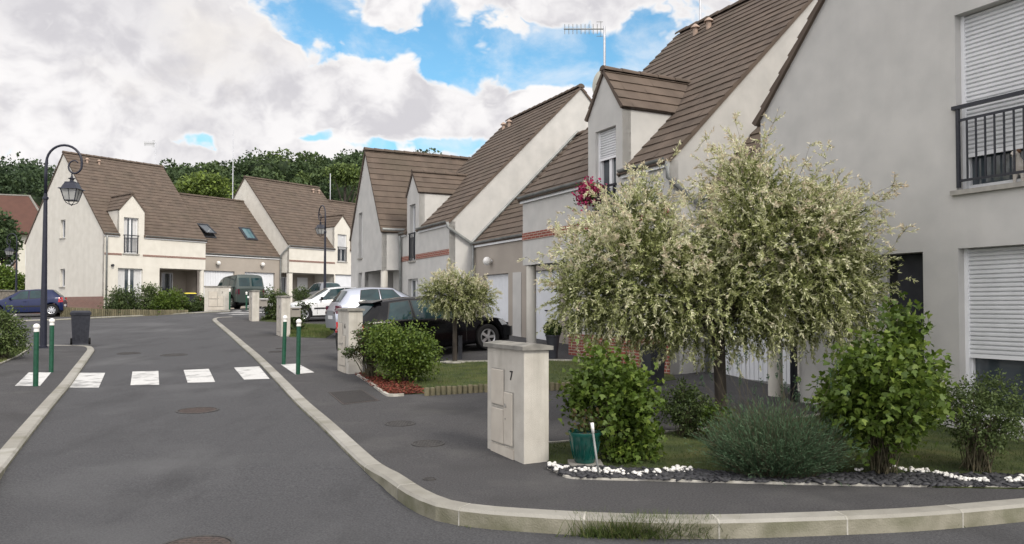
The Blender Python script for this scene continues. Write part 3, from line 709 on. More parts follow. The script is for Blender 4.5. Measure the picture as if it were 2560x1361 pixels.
# porch: white ribbed door and dark entrance
mb=h.mb()
for i in range(14): mb.box((4.0+i*.125,2.12,.0),(4.113+i*.125,2.15,2.1))
dr=mb.build('entrance_door',M_garage,h.root); mb=h.mb(); mb.box((3.95,2.16,0),(5.8,2.19,2.14)); mb.build('door_backing',M_shut,dr)
h.antenna(6.0,2.5,9.35-2.5-Z2,2.5,True,-1.1,.9,.3)
h.antenna(5.3,5.3,h.rz,3.2,False)
h.vents(4.2); 
mb=h.mb(); mb.lathe([(0,0),(.12,.01),(.24,.045),(.32,.085)],(3.6,.68,6.9-Z2),24,axis='y'); dsh=mb.build('satellite_dish',M_wflo,h.root,True)
mb=h.mb(); mb.cyl((3.6,.72,6.9-Z2),(3.6,.75,5.1-Z2),.02,n=6); mb.build('dish_arm',M_zinc,dsh)
h.pipe([(-.05,-.09,E2-.05),(-.05,-.07,E2-.35),(-.06,.8,E2-.9),(-.07,.86,E2-1.2)],.045)
# near link garages + link toward the grey house (a 9.6..12)
hl=House('garage_block','link garage with one white door, between the grey gable and the flowered dormer house',SW(8.9,0),U1,U2,Z2-.3,M_taupe,'link garages','garage block')
hl.link(0,3.08,10.3,9.0,3.72,.99,M_wall,[(.95,2.95)],2.25)
hl.gutter(.7,3.1,10.27,3.74)
hl.pipe([(2.95,10.2,3.6),(2.95,10.2,-.1)],.045)
# ---- link C (a 18.1..24.4, b 10.8)
hc=House('garage_block','taupe link garages with a globe lamp, between the flowered dormer house and the next house',SW(18.1,0),U1,U2,.5,M_taupe,'link garages','garage block')
hc.link(0,6.28,10.8,8.3,3.22,.99,M_taupe,[(.5,2.35),(3.65,5.55)],2.12)
hc.gutter(-.1,6.2,10.77,3.25); hc.globe(4.85,10.8,2.55); hc.globe(1.45,10.8,2.55)
hc.flash(6.26,10.7,3.26,14.95,7.5)
hc.pipe([(6.15,10.7,3.15),(6.15,10.7,-.1)],.045)
mb=hc.mb(); mb.box((2.75,10.78,0),(3.3,10.795,2.12)); mb.build('side_door',M_wallg,hc.root)
# ---- House C (a 24.4..30.4, b 9.9) with wing
Z3=.5
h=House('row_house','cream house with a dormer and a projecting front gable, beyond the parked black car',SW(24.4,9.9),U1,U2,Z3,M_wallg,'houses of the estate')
E3=4.45-Z3
h.body(6.0,10.4,0,E3,1.0,(2.97,4.33,5.86-Z3,6.68-Z3,3.38,4.02,3.3-Z3,5.45-Z3),ov=None,holes=[(3.1,4.2,.9,2.12)])
h.window(3.38,4.02,3.3-Z3,5.45-Z3,rail=True); h.window(3.1,4.2,.9,2.12)
h.gutter(-.05,2.95,-.03,E3+.02); h.gutter(4.35,5.0,-.03,E3+.02)
h.band(0,3.3,3.33-Z3,3.52-Z3); h.band(4.1,5.0,3.33-Z3,3.52-Z3)
h.pipe([(-.07,-.1,E3-.03),(-.07,-.08,E3-.2),(-.09,.82,E3-.75),(-.09,.86,E3-.95)],.05); 
h.vents(4.8)
# wing: projecting, ridge square to the street. local x 5.0..9.5, w -.8
wE=4.6-Z3; wx0,wx1=5.0,9.5; wa=8.08-Z3; wm=(wx0+wx1)/2; wp=(wa-wE)/(wm-wx0)
mb=h.mb(); ow=-.8
outl=[(wx0,3.0-Z3),(6.25+.9,3.0-Z3),(6.25+.9,-1),(wx1,-1),(wx1,wE),(wm,wa),(wx0,wE)]
outl=[(wx0,3.0-Z3),(wx0+2.35,3.0-Z3),(wx0+2.35,-1),(wx1,-1),(wx1,wE),(wm,wa),(wx0,wE)]
h.facing(mb,(0,ow,0),(1,0,0),(0,1,0),outl,[[(7.75,3.62-Z3),(7.75,5.55-Z3),(8.3,5.55-Z3),(8.3,3.62-Z3)],[(7.75,.3),(7.75,2.5),(8.3,2.5),(8.3,.3)]],0,.2)
mb.add([(wx0,ow,3.0-Z3),(wx0,6.,3.0-Z3),(wx0,6.,wE),(wx0,ow,wE)],[(0,1,2,3)],0)
mb.add([(wx0,ow,2.5),(wx0+2.35,ow,2.5),(wx0+2.35,2.,2.5),(wx0,2.,2.5)],[(0,1,2,3)],0)
mb.add([(wx0+2.35,ow,-1),(wx0+2.35,2.,-1),(wx0+2.35,2.,2.5),(wx0+2.35,ow,2.5)],[(0,1,2,3)],0)
mb.add([(wx0,.9,-1),(wx0+2.35,.9,-1),(wx0+2.35,.9,2.5),(wx0,.9,2.5)],[(0,1,2,3)],1)
mb.add([(wx1,ow,-1),(wx1,8,-1),(wx1,8,wE),(wx1,ow,wE)],[(0,1,2,3)],0)
mb.build('wing_wall',[M_wallg,M_taupe],h.root)
mb=h.mb(); mb.cyl((wx0+.16,ow+.16,-.8),(wx0+.16,ow+.16,2.5),.14,n=20); mb.build('column',M_wall,h.root,True,40)
mb=h.mb(); mb.box((wx0+.7,.84,0),(wx0+1.6,.89,2.1)); mb.build('entrance_door',M_int,h.root)
h.window(7.75,8.3,3.62-Z3,5.55-Z3,(0,ow,0),rail=False); h.window(7.75,8.3,.3,2.5,(0,ow,0),sill=False)
wsl=math.hypot(wm-wx0+.1,(wm-wx0+.1)*wp)
h.roof('wing_roof',(wx0-.1,ow-.06,wE-.1*wp+.03),(0,1,0),(1,0,wp),9.5,wsl)
h.roof('wing_rear_roof',(wx1+.1,ow-.06,wE-.1*wp+.03),(0,1,0),(-1,0,wp),9.5,wsl)
h.ridge((wm,ow-.08,wa+.05),(wm,ow+9.4,wa+.05))
mb=h.mb(); 
mb.cyl((wx0-.06,ow,wE-.02),(wx0-.06,.2,wE-.02),.06,n=8); mb.build('gutter',M_zinc,h.root)
h.pipe([(5.0-.12,-.1,E3-.1),(5-.12,-.1,E3-.4),(4.9,-.08,E3-.7),(4.9,-.08,-.3)],.05)
# ---- R1 grey house: gable to the street, a 9.6 .. -.6, b 9.42
Z1=.12
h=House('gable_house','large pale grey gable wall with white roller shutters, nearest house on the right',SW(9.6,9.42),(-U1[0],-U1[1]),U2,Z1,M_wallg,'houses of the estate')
mb=h.mb(); e1=4.70-Z1; L1=9.8; hp=1.147; top=e1+L1/2*hp
outl=[(.78,-1),(L1,-1),(L1,e1),(L1/2,top),(0,e1),(0,2.42-Z1),(.78,2.42-Z1)]
A=9.6
HW=[(A-6.24,A-4.45,3.05-Z1,5.28-Z1),(A-6.24,A-4.30,.20-Z1,2.32-Z1),(A-8.0,A-6.72,.15-Z1,2.31-Z1)]
h.facing(mb,(0,0,0),(1,0,0),(0,1,0),outl,[[(a,c),(a,d),(b,d),(b,c)] for a,b,c,d in HW],0,.22,.24)
mb.add([(.78,0,-1),(.78,3,-1),(.78,3,2.3),(.78,0,2.3)],[(0,1,2,3)],0)
mb.add([(0,0,2.3),(.78,0,2.3),(.78,3,2.3),(0,3,2.3)],[(0,1,2,3)],0)
mb.add([(0,0,2.3),(0,9,2.3),(0,9,e1),(0,0,e1)],[(0,1,2,3)],0)
mb.add([(L1,0,-1),(L1,9,-1),(L1,9,e1),(L1,0,e1)],[(0,1,2,3)],0)
mb.build('wall',[M_wallg],h.root)
for k,(a,b,c,d) in enumerate(HW[:2]):
    h.window(a,b,c,d,rev=.24,shut=(.80 if k==0 else .635),rail=(k==0),sill=(k==0))
a,b,c,d=HW[2]
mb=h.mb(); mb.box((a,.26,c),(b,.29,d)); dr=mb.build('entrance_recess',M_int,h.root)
mb=h.mb(); mb.box((b-.5,.17,c),(b-.02,.22,d-.02)); mb.build('front_door',M_anth,h.root)
mb=h.mb(); mb.box((a,.18,c),(a+.6,.24,d-.02)); mb.build('side_panel',M_wallg,h.root)
sl=math.hypot(L1/2+.1,(L1/2+.1)*hp)
h.roof('roof',(-.1,-.07,e1-.1*hp+.02),(0,1,0),(1,0,hp),10,sl); h.roof('far_roof',(L1+.1,-.07,e1-.1*hp+.02),(0,1,0),(-1,0,hp),10,sl,course=.6,tw=1.)
h.ridge((L1/2,-.08,top+.05),(L1/2,10,top+.05))
mb=h.mb(); mb.cyl((.12,.16,-.6),(.12,.16,2.3),.115,n=24); mb.build('column',M_wall,h.root,True,40)
h.pipe([(.72,-.06,2.2),(.72,-.06,.0)],.055,'downpipe',M_anth)
# ---- House A & D (left)
EA=(.61,.79); NA=(-.79,.61); ZA=1.5
def AW(s_,w): return (-22.5+EA[0]*s_+NA[0]*w, 43+EA[1]*s_+NA[1]*w)
h=House('row_house','cream house end-on behind the big street lamp, with a brick plinth and a dormer',AW(0,0),EA,NA,ZA,M_wall,'houses of the estate')
EE=5.62-ZA
h.body(6.05,10.6,0,EE,.96,(.78,2.22,7.05-ZA,7.95-ZA,1.05,1.88,4.55-ZA,6.6-ZA),ov=(3.15,6.05,3.80-ZA),holes=[(.75,2.15,.15,3.72-ZA)],gab_h=[(4.95,5.6,5.62-ZA,6.71-ZA),(4.9,5.55,2.72-ZA,3.79-ZA)],zbot=-1.)
h.window(1.05,1.88,4.55-ZA,6.6-ZA,rail=True,curtain=True); h.window(.75,2.15,.15,3.72-ZA,sill=False,curtain=True)
h.window(4.95,5.6,5.62-ZA,6.71-ZA,(0,0,0),(0,1,0),(1,0,0)); h.window(4.9,5.55,2.72-ZA,3.79-ZA,(0,0,0),(0,1,0),(1,0,0))
h.gutter(-.05,.76,-.03,EE+.02); h.gutter(2.24,6.1,-.03,EE+.02)
h.band(0,.95,4.44-ZA,4.54-ZA,M_brickd); h.band(2.15,6.05,4.44-ZA,4.54-ZA,M_brickd)
mb=h.mb(); mb.box((-.03,-.0,-.8),(-.001,10.6,.62)); mb.build('brick_plinth',M_brickd,h.root)
mb=h.mb(); mb.cyl((5.9,.16,-.5),(5.9,.16,3.8-ZA),.14,n=20); mb.build('column',M_wall,h.root,True,40)
h.pipe([(.1,-.1,EE-.1),(.1,-.07,EE-.35),(.1,-.07,-.3)],.05,'downpipe',M_zinc)
mb=h.mb(); mb.cyl((.42,0,2.35),(.42,-.15,2.35),.07,n=12); mb.build('wall_light',M_anth,h.root)  # small dark round wall light between downpipe and window
h.window(4.4,5.15,1.2-.4,2.15,(0,OVD-.21,0),sill=True)
mb=h.mb(); mb.box((3.4,OVD-.05,0),(4.2,OVD-.01,2.1)); mb.build('entrance_door',M_taupe,h.root)
h.vents(1.1,.7); h.antenna(5.6,5.3,h.rz,1.55,True,2.2,.6)
h2=House('garage_block','taupe link garages with two white doors and two globe lamps, behind the green van',AW(6.05,0),EA,NA,ZA,M_taupe,'link garages','garage block')
h2.link(0,6.15,.9,9.0,4.88-ZA,.93,M_taupe,[(.3,2.6),(3.35,5.65)],3.82-ZA)
h2.gutter(0,6.1,.87,4.91-ZA); h2.globe(1.35,.9,2.8); h2.globe(4.6,.9,2.85)
skylight(h2,1.15,1.65,.75,1.25,4.88-ZA,.9,.93,True); skylight(h2,4.3,1.75,.75,1.15,4.88-ZA,.9,.93)
h=House('row_house','cream house with a dormer and tall bare gable, behind the second street lamp',AW(12.2,0),EA,NA,ZA+.03,M_wall,'houses of the estate')
zz=ZA+.03
h.body(6.5,10.4,0,5.68-zz,.99,(3.85,5.3,7.3-zz,8.15-zz,4.15,4.98,4.78-zz,6.75-zz),ov=(0,3.85,3.85-zz),holes=[(3.95,6.1,0.,3.86-zz)])
h.window(4.15,4.98,4.78-zz,6.75-zz,rail=True,shut=.55); h.garage(3.95,6.1,3.84-zz,0.)
h.gutter(-.05,3.83,-.03,5.7-zz); h.gutter(5.32,6.5,-.03,5.7-zz); h.band(0,3.9,4.6-zz,4.72-zz,M_brickd)
mb=h.mb(); mb.box((.02,.02,-.5),(.3,.3,3.8-zz)); mb.build('column',M_wall,h.root)
h.window(.9,1.7,.9,2.1,(0,OVD-.21,0)); 
mb=h.mb(); mb.box((2.3,OVD-.05,0),(3.2,OVD-.01,2.1)); mb.build('entrance_door',M_white,h.root)
h.pipe([(-.07,-.1,4.12),(-.09,.8,3.5),(-.09,.82,3.2),(-.09,.82,-.2)],.05)
h.vents(5.6,.55); h.antenna(-.15,6.5,h.rz-1.6,5.2,False)
h=House('garage_block','far roof at the end of the row, running on behind the last dormer house',AW(18.7,0),EA,NA,ZA+.03,M_taupe,'link garages','garage block')
h.link(0.02,7.5,.5,9.4,5.55-zz,.93,M_taupe,[(1,3.2)],2.3); h.half=4.7;h.antenna(1.2,5.2,8.5,2.1,False)
# ------------------------------------------------------------ cars
def car(label,colmat,pos,heading,p,group='cars parked at the houses'):
    """pos: world (x,y) of the centre; heading: direction of the bonnet"""
    L,W,H,wb,fo,gr=p['L'],p['W'],p['H'],p['wb'],p['fo'],p.get('gr',.31)
    c=Vector((pos[0],pos[1],0)); hd=Vector((heading[0],heading[1],0)).normalized()
    a=c+hd*1.3;b=c-hd*1.3; sl=math.atan2(g(a.x,a.y)-g(b.x,b.y),2.6)
    o=thing('parked_car',label,'car',(pos[0],pos[1],g(*pos)),0,group)
    o.rotation_mode='XYZ'; o.rotation_euler=(0,-sl,math.atan2(hd.y,hd.x))
    def ip(T,x):
        X=[q[0] for q in T];Y=[q[1] for q in T]
        # smooth: average of 3 samples
        e=.035*L/4; return (np.interp(x-e,X,Y)+2*np.interp(x,X,Y)+np.interp(x+e,X,Y))/4
    top=p['top']; belt=p['belt']; bw=p['bw']; tw=p['tw']; ws=[fo,fo+wb]
    zs0=.20; R_=gr+.055
    def zsill(x):
        z=zs0+ (.06 if (x<.25 or x>L-.25) else 0)
        for xw in ws:
            d=abs(x-xw)
            if d<R_: z=max(z,gr+math.sqrt(R_*R_-d*d))
        return z
    def sec(x):
        w=ip(bw,x)*W/2; zt=ip(top,x); zb=min(ip(belt,x),zt-.012); t=ip(tw,x)*W/2; k=min(1,max(0,(zt-zb)/.3)); z0=zsill(x)
        z2=max(z0+.05,.52); t=min(t,w*.93)
        return [(w*.86 if z0<.3 else w*.97,z0),(w*.985,z0+.04),(w,max(z2,z0+.045)),(w*.985,zb-.07 if zb-.07>z2 else (z2+zb)/2),(w*.945,zb),((w*.945+t)/2+.012*k,(zb+zt-.05*k)/2),(t,zt-.05*k-.004),(t*.86,zt-.012*k),(t*.5,zt+.008),(0,zt+.018)]
    def Yat(x,z):
        s=sec(x)[1:7]; return float(np.interp(z,[q[1] for q in s],[q[0] for q in s]))
    def Zat(x,y):
        s=sec(x)[6:][::-1]; return float(np.interp(abs(y),[q[0] for q in s],[q[1] for q in s]))
    X=lambda x:L/2-x
    xs=sorted(set([round(q,3) for q in list(np.linspace(0,L,70))+[xw+dx for xw in ws for dx in np.linspace(-R_,R_,19)] if 0<=q<=L]))
    vs=[];fs=[]
    for x in xs:
        s=sec(x); vs+=[(X(x),y,z) for y,z in s]+[(X(x),-y,z) for y,z in s[:-1][::-1]]
    n=19
    for i in range(len(xs)-1):
        for k in range(n-1): fs.append((i*n+k,i*n+k+1,(i+1)*n+k+1,(i+1)*n+k))
        fs.append((i*n+n-1,i*n,(i+1)*n,(i+1)*n+n-1))
    fs+=[tuple(range(n)),tuple(range((len(xs)-1)*n,len(xs)*n))[::-1]]
    mb=MB(); mb.add(vs,fs); body=mb.build('body',colmat,o,True,38)
    mb=MB(); mb.box((-L/2+.12,-W/2+.24,.17),(L/2-.12,W/2-.24,.62)); mb.build('underbody',M_plast,o)
    # wheels
    for xw in ws:
        for sg in (-1,1):
            y1=W/2-.02; r=gr; mb=MB(); mb.lathe([(r*.62,y1-.19),(r*.93,y1-.19),(r,y1-.16),(r,y1-.03),(r*.94,y1),(r*.68,y1-.004),(r*.64,y1-.02)],(0,0,0),32,axis='y')
            mb.v=[(q[0]+X(xw),q[1]*sg,q[2]+gr) for q in mb.v]; wh=mb.build('wheel',M_tyre,o,True,50)
            mb=MB(); mb.lathe([(r*.66,y1-.03),(r*.61,y1-.012),(r*.56,y1-.02),(r*.55,y1-.07)],(0,0,0),32,axis='y'); ns=p.get('sp',5)
            for k in range(ns):
                for dd in ((-.09,.09) if p.get('dbl') else (0,)):
                    an=2*math.pi*k/ns+dd; ca,sa=math.cos(an),math.sin(an); hw=.022 if p.get('dbl') else r*.085
                    q=lambda rr,t,yy:(ca*rr-sa*t,yy,sa*rr+ca*t)
                    mb.hexa([q(.03,-hw,y1-.05),q(r*.6,-hw,y1-.05),q(r*.6,hw,y1-.05),q(.03,hw,y1-.05),q(.03,-hw,y1-.018),q(r*.6,-hw,y1-.022),q(r*.6,hw,y1-.022),q(.03,hw,y1-.018)])
            mb.lathe([(0,y1-.01),(.05,y1-.012),(.06,y1-.04)],(0,0,0),16,axis='y')
            mb.v=[(q_[0]+X(xw),q_[1]*sg,q_[2]+gr) for q_ in mb.v]; mb.build('rim',M_alloy,wh)
            mb=MB(); mb.lathe([(0,y1-.08),(r*.6,y1-.08)],(0,0,0),24,axis='y'); mb.v=[(q_[0]+X(xw),q_[1]*sg,q_[2]+gr) for q_ in mb.v]; mb.build('brake_disc',M_plast,wh)
    # panes
    def side(mb,xb0,xb1,xt0,xt1,db=.02,dt=.075,off=.006,sides=(-1,1),zf=None):
        for sg in sides:
            vs=[];nx,nz=10,4
            for j in range(nz+1):
                for i in range(nx+1):
                    s=i/nx;t=j/nz; x=(xb0+(xb1-xb0)*s)*(1-t)+(xt0+(xt1-xt0)*s)*t
                    za=(ip(belt,x)+db) if zf is None else zf[0]; zb=(ip(top,x)-dt) if zf is None else zf[1]
                    z=za+(max(zb,za+.001)-za)*t; vs.append((X(x),sg*(Yat(x,z)+off),z))
            mb.add(vs,[(j*(nx+1)+i,j*(nx+1)+i+1,(j+1)*(nx+1)+i+1,(j+1)*(nx+1)+i) for j in range(nz) for i in range(nx)])
    for w in p['wins']:
        for sg in (-1,1):
            mb=MB(); side(mb,*w,sides=(sg,)); sw_=mb.build('side_window',M_cg,o,True)
            mb=MB(); side(mb,w[0]-.03,w[1]+.03,w[2]-.03,w[3]+.03,-.005,.055,.003,sides=(sg,)); mb.build('window_seal',M_plast,sw_,True)
    def screen(mb,x0,x1,ky,off=.008,nx=8,ny=12):
        vs=[]
        for i in range(nx+1):
            for j in range(ny+1):
                x=x0+(x1-x0)*i/nx; w=ip(tw,x)*W/2; w=min(w,ip(bw,x)*W/2*.93)*ky; y=-w+2*w*j/ny; vs.append((X(x)+(off if x1<L*.6 else -off),y,Zat(x,y)+off))
        mb.add(vs,[(i*(ny+1)+j,i*(ny+1)+j+1,(i+1)*(ny+1)+j+1,(i+1)*(ny+1)+j) for i in range(nx) for j in range(ny)])
    mb=MB(); screen(mb,p['ws'][0],p['ws'][1],.93); mb.build('windscreen',M_cg,o,True)
    # rear face pieces
    def rear(mb,y0,y1,z0,z1,off=.012,ny=6,nz=4):
        # project onto the tail: largest x with surface at that z
        def xz(z,y):
            x=L
            while x>L*.6 and Zat(x,y)<z: x-=.01
            return x
        vs=[]
        for j in range(nz+1):
            for i in range(ny+1):
                y=y0+(y1-y0)*i/ny; z=z0+(z1-z0)*j/nz; vs.append((X(xz(z,y))-off,y,z))
        mb.add(vs,[(j*(ny+1)+i,j*(ny+1)+i+1,(j+1)*(ny+1)+i+1,(j+1)*(ny+1)+i) for j in range(nz) for i in range(ny)])
    if 'rw2' in p:
        for (a,b,c,d) in p['rw2']: mb=MB(); rear(mb,a,b,c,d,.012); mb.build('rear_window',M_cg,o)
    else: mb=MB(); screen(mb,p['rw'][0],p['rw'][1],.88); mb.build('rear_window',M_cg,o,True)
    tl=p.get('tl'); 
    if tl:
        for sg in (-1,1):
            mb=MB(); side(mb,L-tl[0],L-.015,L-tl[0]*.8,L-.02,sides=(sg,),zf=(tl[1],tl[2]),off=.007)
            y1=W/2*ip(bw,L)*.93; rear(mb,sg*(y1-tl[3]),sg*y1,tl[1],min(tl[2],ip(top,L)+.12),.010); mb.build('tail_light',p.get('tlm',M_lensr),o)
    for sg in (-1,1):
        mb=MB(); side(mb,.10,.42,.22,.50,sides=(sg,),zf=(.58,.72),off=.007); mb.build('headlight',M_lensw,o)
    mb=MB(); mb.box((-L/2-.014,-.26,.50 if not p.get('pl') else p['pl']),(-L/2+.02,.26,.61 if not p.get('pl') else p['pl']+.11)); mb.build('number_plate',M_white,o)
    for x in p['seams']:
        for sg in (-1,1):
            mb=MB(); vs=[]
            for k in range(7):
                z=.28+(ip(belt,x)-.28)*k/6; y=Yat(x,z)+.002; vs+=[(X(x-.006),sg*y,z),(X(x+.006),sg*y,z)]
            mb.add(vs,[(2*k,2*k+1,2*k+3,2*k+2) for k in range(6)]); mb.build('door_seam',M_plast,o)
    if p.get('rub'):
        
        for sg in (-1,1): mb=MB(); side(mb,fo+R_+.06,fo+wb-R_-.06,fo+R_+.06,fo+wb-R_-.06,zf=(.50,.56),off=.016,sides=(sg,)); mb.build('rubbing_strip',M_plast,o)
    mb=MB(); side(mb,.1,L-.02,.1,L-.02,zf=(.30,.40) if p.get('lowtrim') else (.255,.285),off=.004)
    if p.get('trim',1): pass
    for hx in p['handles']:
        for sg in (-1,1):
            mb=MB(); y=Yat(hx,ip(belt,hx)-.13); mb.box((X(hx)-.09,sg*(y+.0)-.025,ip(belt,hx)-.145),(X(hx)+.09,sg*y+.025,ip(belt,hx)-.115)); mb.build('door_handle',p.get('hm',colmat),o)
    mx=p['mir']
    for sg in (-1,1):
        mb=MB(); y=Yat(mx,ip(belt,mx)); z=ip(belt,mx)+.07
        mb.lathe([(0,-.07),(.055,-.06),(.08,0),(.07,.06),(0,.075)],(0,0,0),12); mb.v=[(X(mx)+q[0]*.7,sg*(y+.11)+q[1]*1.1,z+q[2]) for q in mb.v]
        mb.box((X(mx)-.03,min(sg*(y-.03),sg*(y+.06)),z-.05),(X(mx)+.03,max(sg*(y-.03),sg*(y+.06)),z-.015)); mb.build('wing_mirror',p.get('mm',colmat),o,True,60)
    if p.get('spoiler'):
        x=p['rw'][0]-.06; w=W/2*.70; z=Zat(x,0)
        mb=MB(); mb.hexa([(X(x-.08),-w,z-.03),(X(x+.15),-w*.96,z-.05),(X(x+.15),w*.96,z-.05),(X(x-.08),w,z-.03),(X(x-.08),-w,z+.012),(X(x+.15),-w*.96,z-.03),(X(x+.15),w*.96,z-.03),(X(x-.08),w,z+.012)]); mb.build('roof_spoiler',colmat,o)
    if p.get('wiper'):
        x=p['rw'][1]; mb=MB(); mb.cyl((X(x)-.03,0,Zat(x,0)+.02),(X(p['rw'][0]*.4+x*.6)-.03,.32,Zat(p['rw'][0]*.4+x*.6,.32)+.03),.01,n=5); mb.build('rear_wiper',M_plast,o)
    return o
def hatch(L,H,fo,wb,cowl,roofF,roofR,rgb,hood=.93,**k):
    d=dict(L=L,W=k.pop('W',1.70),H=H,wb=wb,fo=fo,
      top=[(0,.50),(.06,.62),(.25,.73),(.6,hood-.09),(cowl,hood),(roofF,H-.05),((roofF+roofR)/2,H),(roofR,H-.04),(rgb,k.get('rz',1.0)),(L-.04,.86),(L,.80)],
      belt=[(0,.45),(.5,hood-.14),(cowl,hood-.05),(cowl+.9,hood-.02),(rgb,.99),(L-.1,.80),(L,.70)],
      bw=[(0,.70),(.12,.84),(.4,.95),(1.0,1.),(L-1.0,1.),(L-.35,.95),(L-.08,.88),(L,.80)],
      tw=[(0,.55),(.5,.72),(cowl,.80),(roofF,.66),(roofR,.65),(rgb,.74),(L,.72)],
      ws=(cowl+.05,roofF-.05),rw=(roofR+.04,rgb-.06),tl=(.22,.72,.97,.16),seams=(cowl+.25,),handles=(),mir=cowl+.42)
    d.update(k); return d
P_black=paint('black car paint',v(.003,.003,.004),.0,.13,.06); P_black.node_tree.nodes['Principled BSDF'].inputs['Specular IOR Level'].default_value=.22; P_silver=paint('silver car paint',v(.42,.45,.52),.6,.3); P_white=paint('white car paint',v(.70,.71,.72),.0,.3)
P_blue=paint('deep blue car paint',v(.003,.010,.055),.1,.3,.2); P_grey=paint('grey silver car paint',v(.26,.27,.29),.6,.32); P_van=paint('grey green van paint',v(.05,.068,.062),.4,.35)
def mid(front_wheel_px,heading,p,near):   # centre from the contact point of the near front wheel
    x,y=gp(*front_wheel_px); hd=Vector(heading).normalized(); pr=Vector((-hd.y,hd.x)); k=p['L']/2-p['fo']
    return (x-hd.x*k+pr.x*near*(p['W']/2-.1), y-hd.y*k+pr.y*near*(p['W']/2-.1))
golf=hatch(4.20,1.45,.84,2.58,1.18,1.98,3.55,4.02,hood=.90,W=1.76,gr=.32,wins=[(1.55,2.72,1.98,2.72),(2.80,3.42,2.80,3.25)],seams=(1.45,2.78),handles=(2.6,),spoiler=1,sp=5,dbl=1,wiper=1,mir=1.62)
car('black three door hatchback parked side-on with silver alloy wheels, behind the little willow',P_black,mid((1220,876),(.86,.51),golf,1),(.86,.51),golf)
yaris=hatch(3.75,1.50,.75,2.46,.95,1.80,3.25,3.62,hood=.98,W=1.69,wins=[(1.35,2.25,1.85,2.25),(2.33,3.0,2.33,2.85)],seams=(1.3,2.3,3.05),handles=(2.15,2.9),wiper=1,tlm=M_lensd,pl=.55)
c=Vector(gp(826,846)); c+=Vector(U2)*1.9
car('small silver hatchback seen from behind, rear end sticking out by the gate pillar',P_silver,(c.x,c.y),U2,yaris)
clio=hatch(3.80,1.42,.80,2.47,1.12,1.95,3.25,3.68,hood=.90,W=1.64,wins=[(1.42,2.55,2.0,2.55),(2.63,3.25,2.63,3.05)],seams=(1.35,2.6),handles=(2.4,),rub=1,mm=M_plast,hm=M_plast)
hw=(-.893,-.449)
car('small white hatchback with a black rubbing strip, bonnet towards the street',P_white,mid((759,806),hw,clio,-1),hw,clio)
g206=hatch(3.83,1.43,.75,2.44,1.15,2.0,3.1,3.62,hood=.88,W=1.65,wins=[(1.5,2.5,2.1,2.5),(2.58,3.2,2.58,2.95)],seams=(1.4,2.55),handles=(2.4,),tlm=M_lensd,mm=M_plast)
car('grey hatchback parked under the overhang behind the second street lamp',P_grey,(at(802,700,46).x,46),(-.66,.75),g206)
van=dict(L=4.11,W=1.75,H=1.80,wb=2.69,fo=.80,top=[(0,.55),(.08,.78),(.5,.93),(.95,1.02),(1.75,1.66),(2.2,1.78),(3.0,1.81),(3.85,1.79),(3.98,1.72),(4.09,1.1),(4.11,.95)],
  belt=[(0,.5),(.6,.86),(1.0,.96),(3.9,1.08),(4.11,.93)],bw=[(0,.72),(.15,.86),(.5,.97),(1.,1.),(3.7,1.),(4.0,.96),(4.11,.93)],tw=[(0,.6),(.9,.82),(1.75,.72),(2.2,.76),(3.9,.78),(4.11,.86)],
  ws=(1.0,1.72),rw=(3.9,4.05),rw2=[(-.66,-.06,1.14,1.60),(.06,.66,1.14,1.60)],tl=(.10,.70,.98,.10),tlm=M_lensd,seams=(1.35,2.35,3.2),handles=(2.2,3.05),mir=1.45,
  wins=[(1.45,2.25,1.85,2.25),(2.4,3.15,2.4,3.15),(3.28,3.85,3.28,3.80)],gr=.31,sp=7,mm=M_plast)
car('tall dark green grey van seen from behind, parked before the link garages',P_van,(at(586,760,43.6).x,43.6),(-.70,.71),van)
cb=hatch(3.81,1.42,.80,2.49,1.05,1.85,3.3,3.72,hood=.92,W=1.66,wins=[(1.35,2.22,1.9,2.22),(2.32,3.1,2.32,2.9)],seams=(1.28,2.27,3.1),handles=(2.1,2.95),rub=1,sp=8)
hb=(-.93,-.36); q=at(129,790,40.8); x,y=q.x,q.y; hd=Vector(hb).normalized(); pr=Vector((-hd.y,hd.x)); k=cb['L']/2-cb['fo']-cb['wb']
car('dark blue hatchback cut off by the left edge, parked beyond the wheelie bin',P_blue,(x-hd.x*k-pr.x*.73,y-hd.y*k-pr.y*.73),hb,cb)
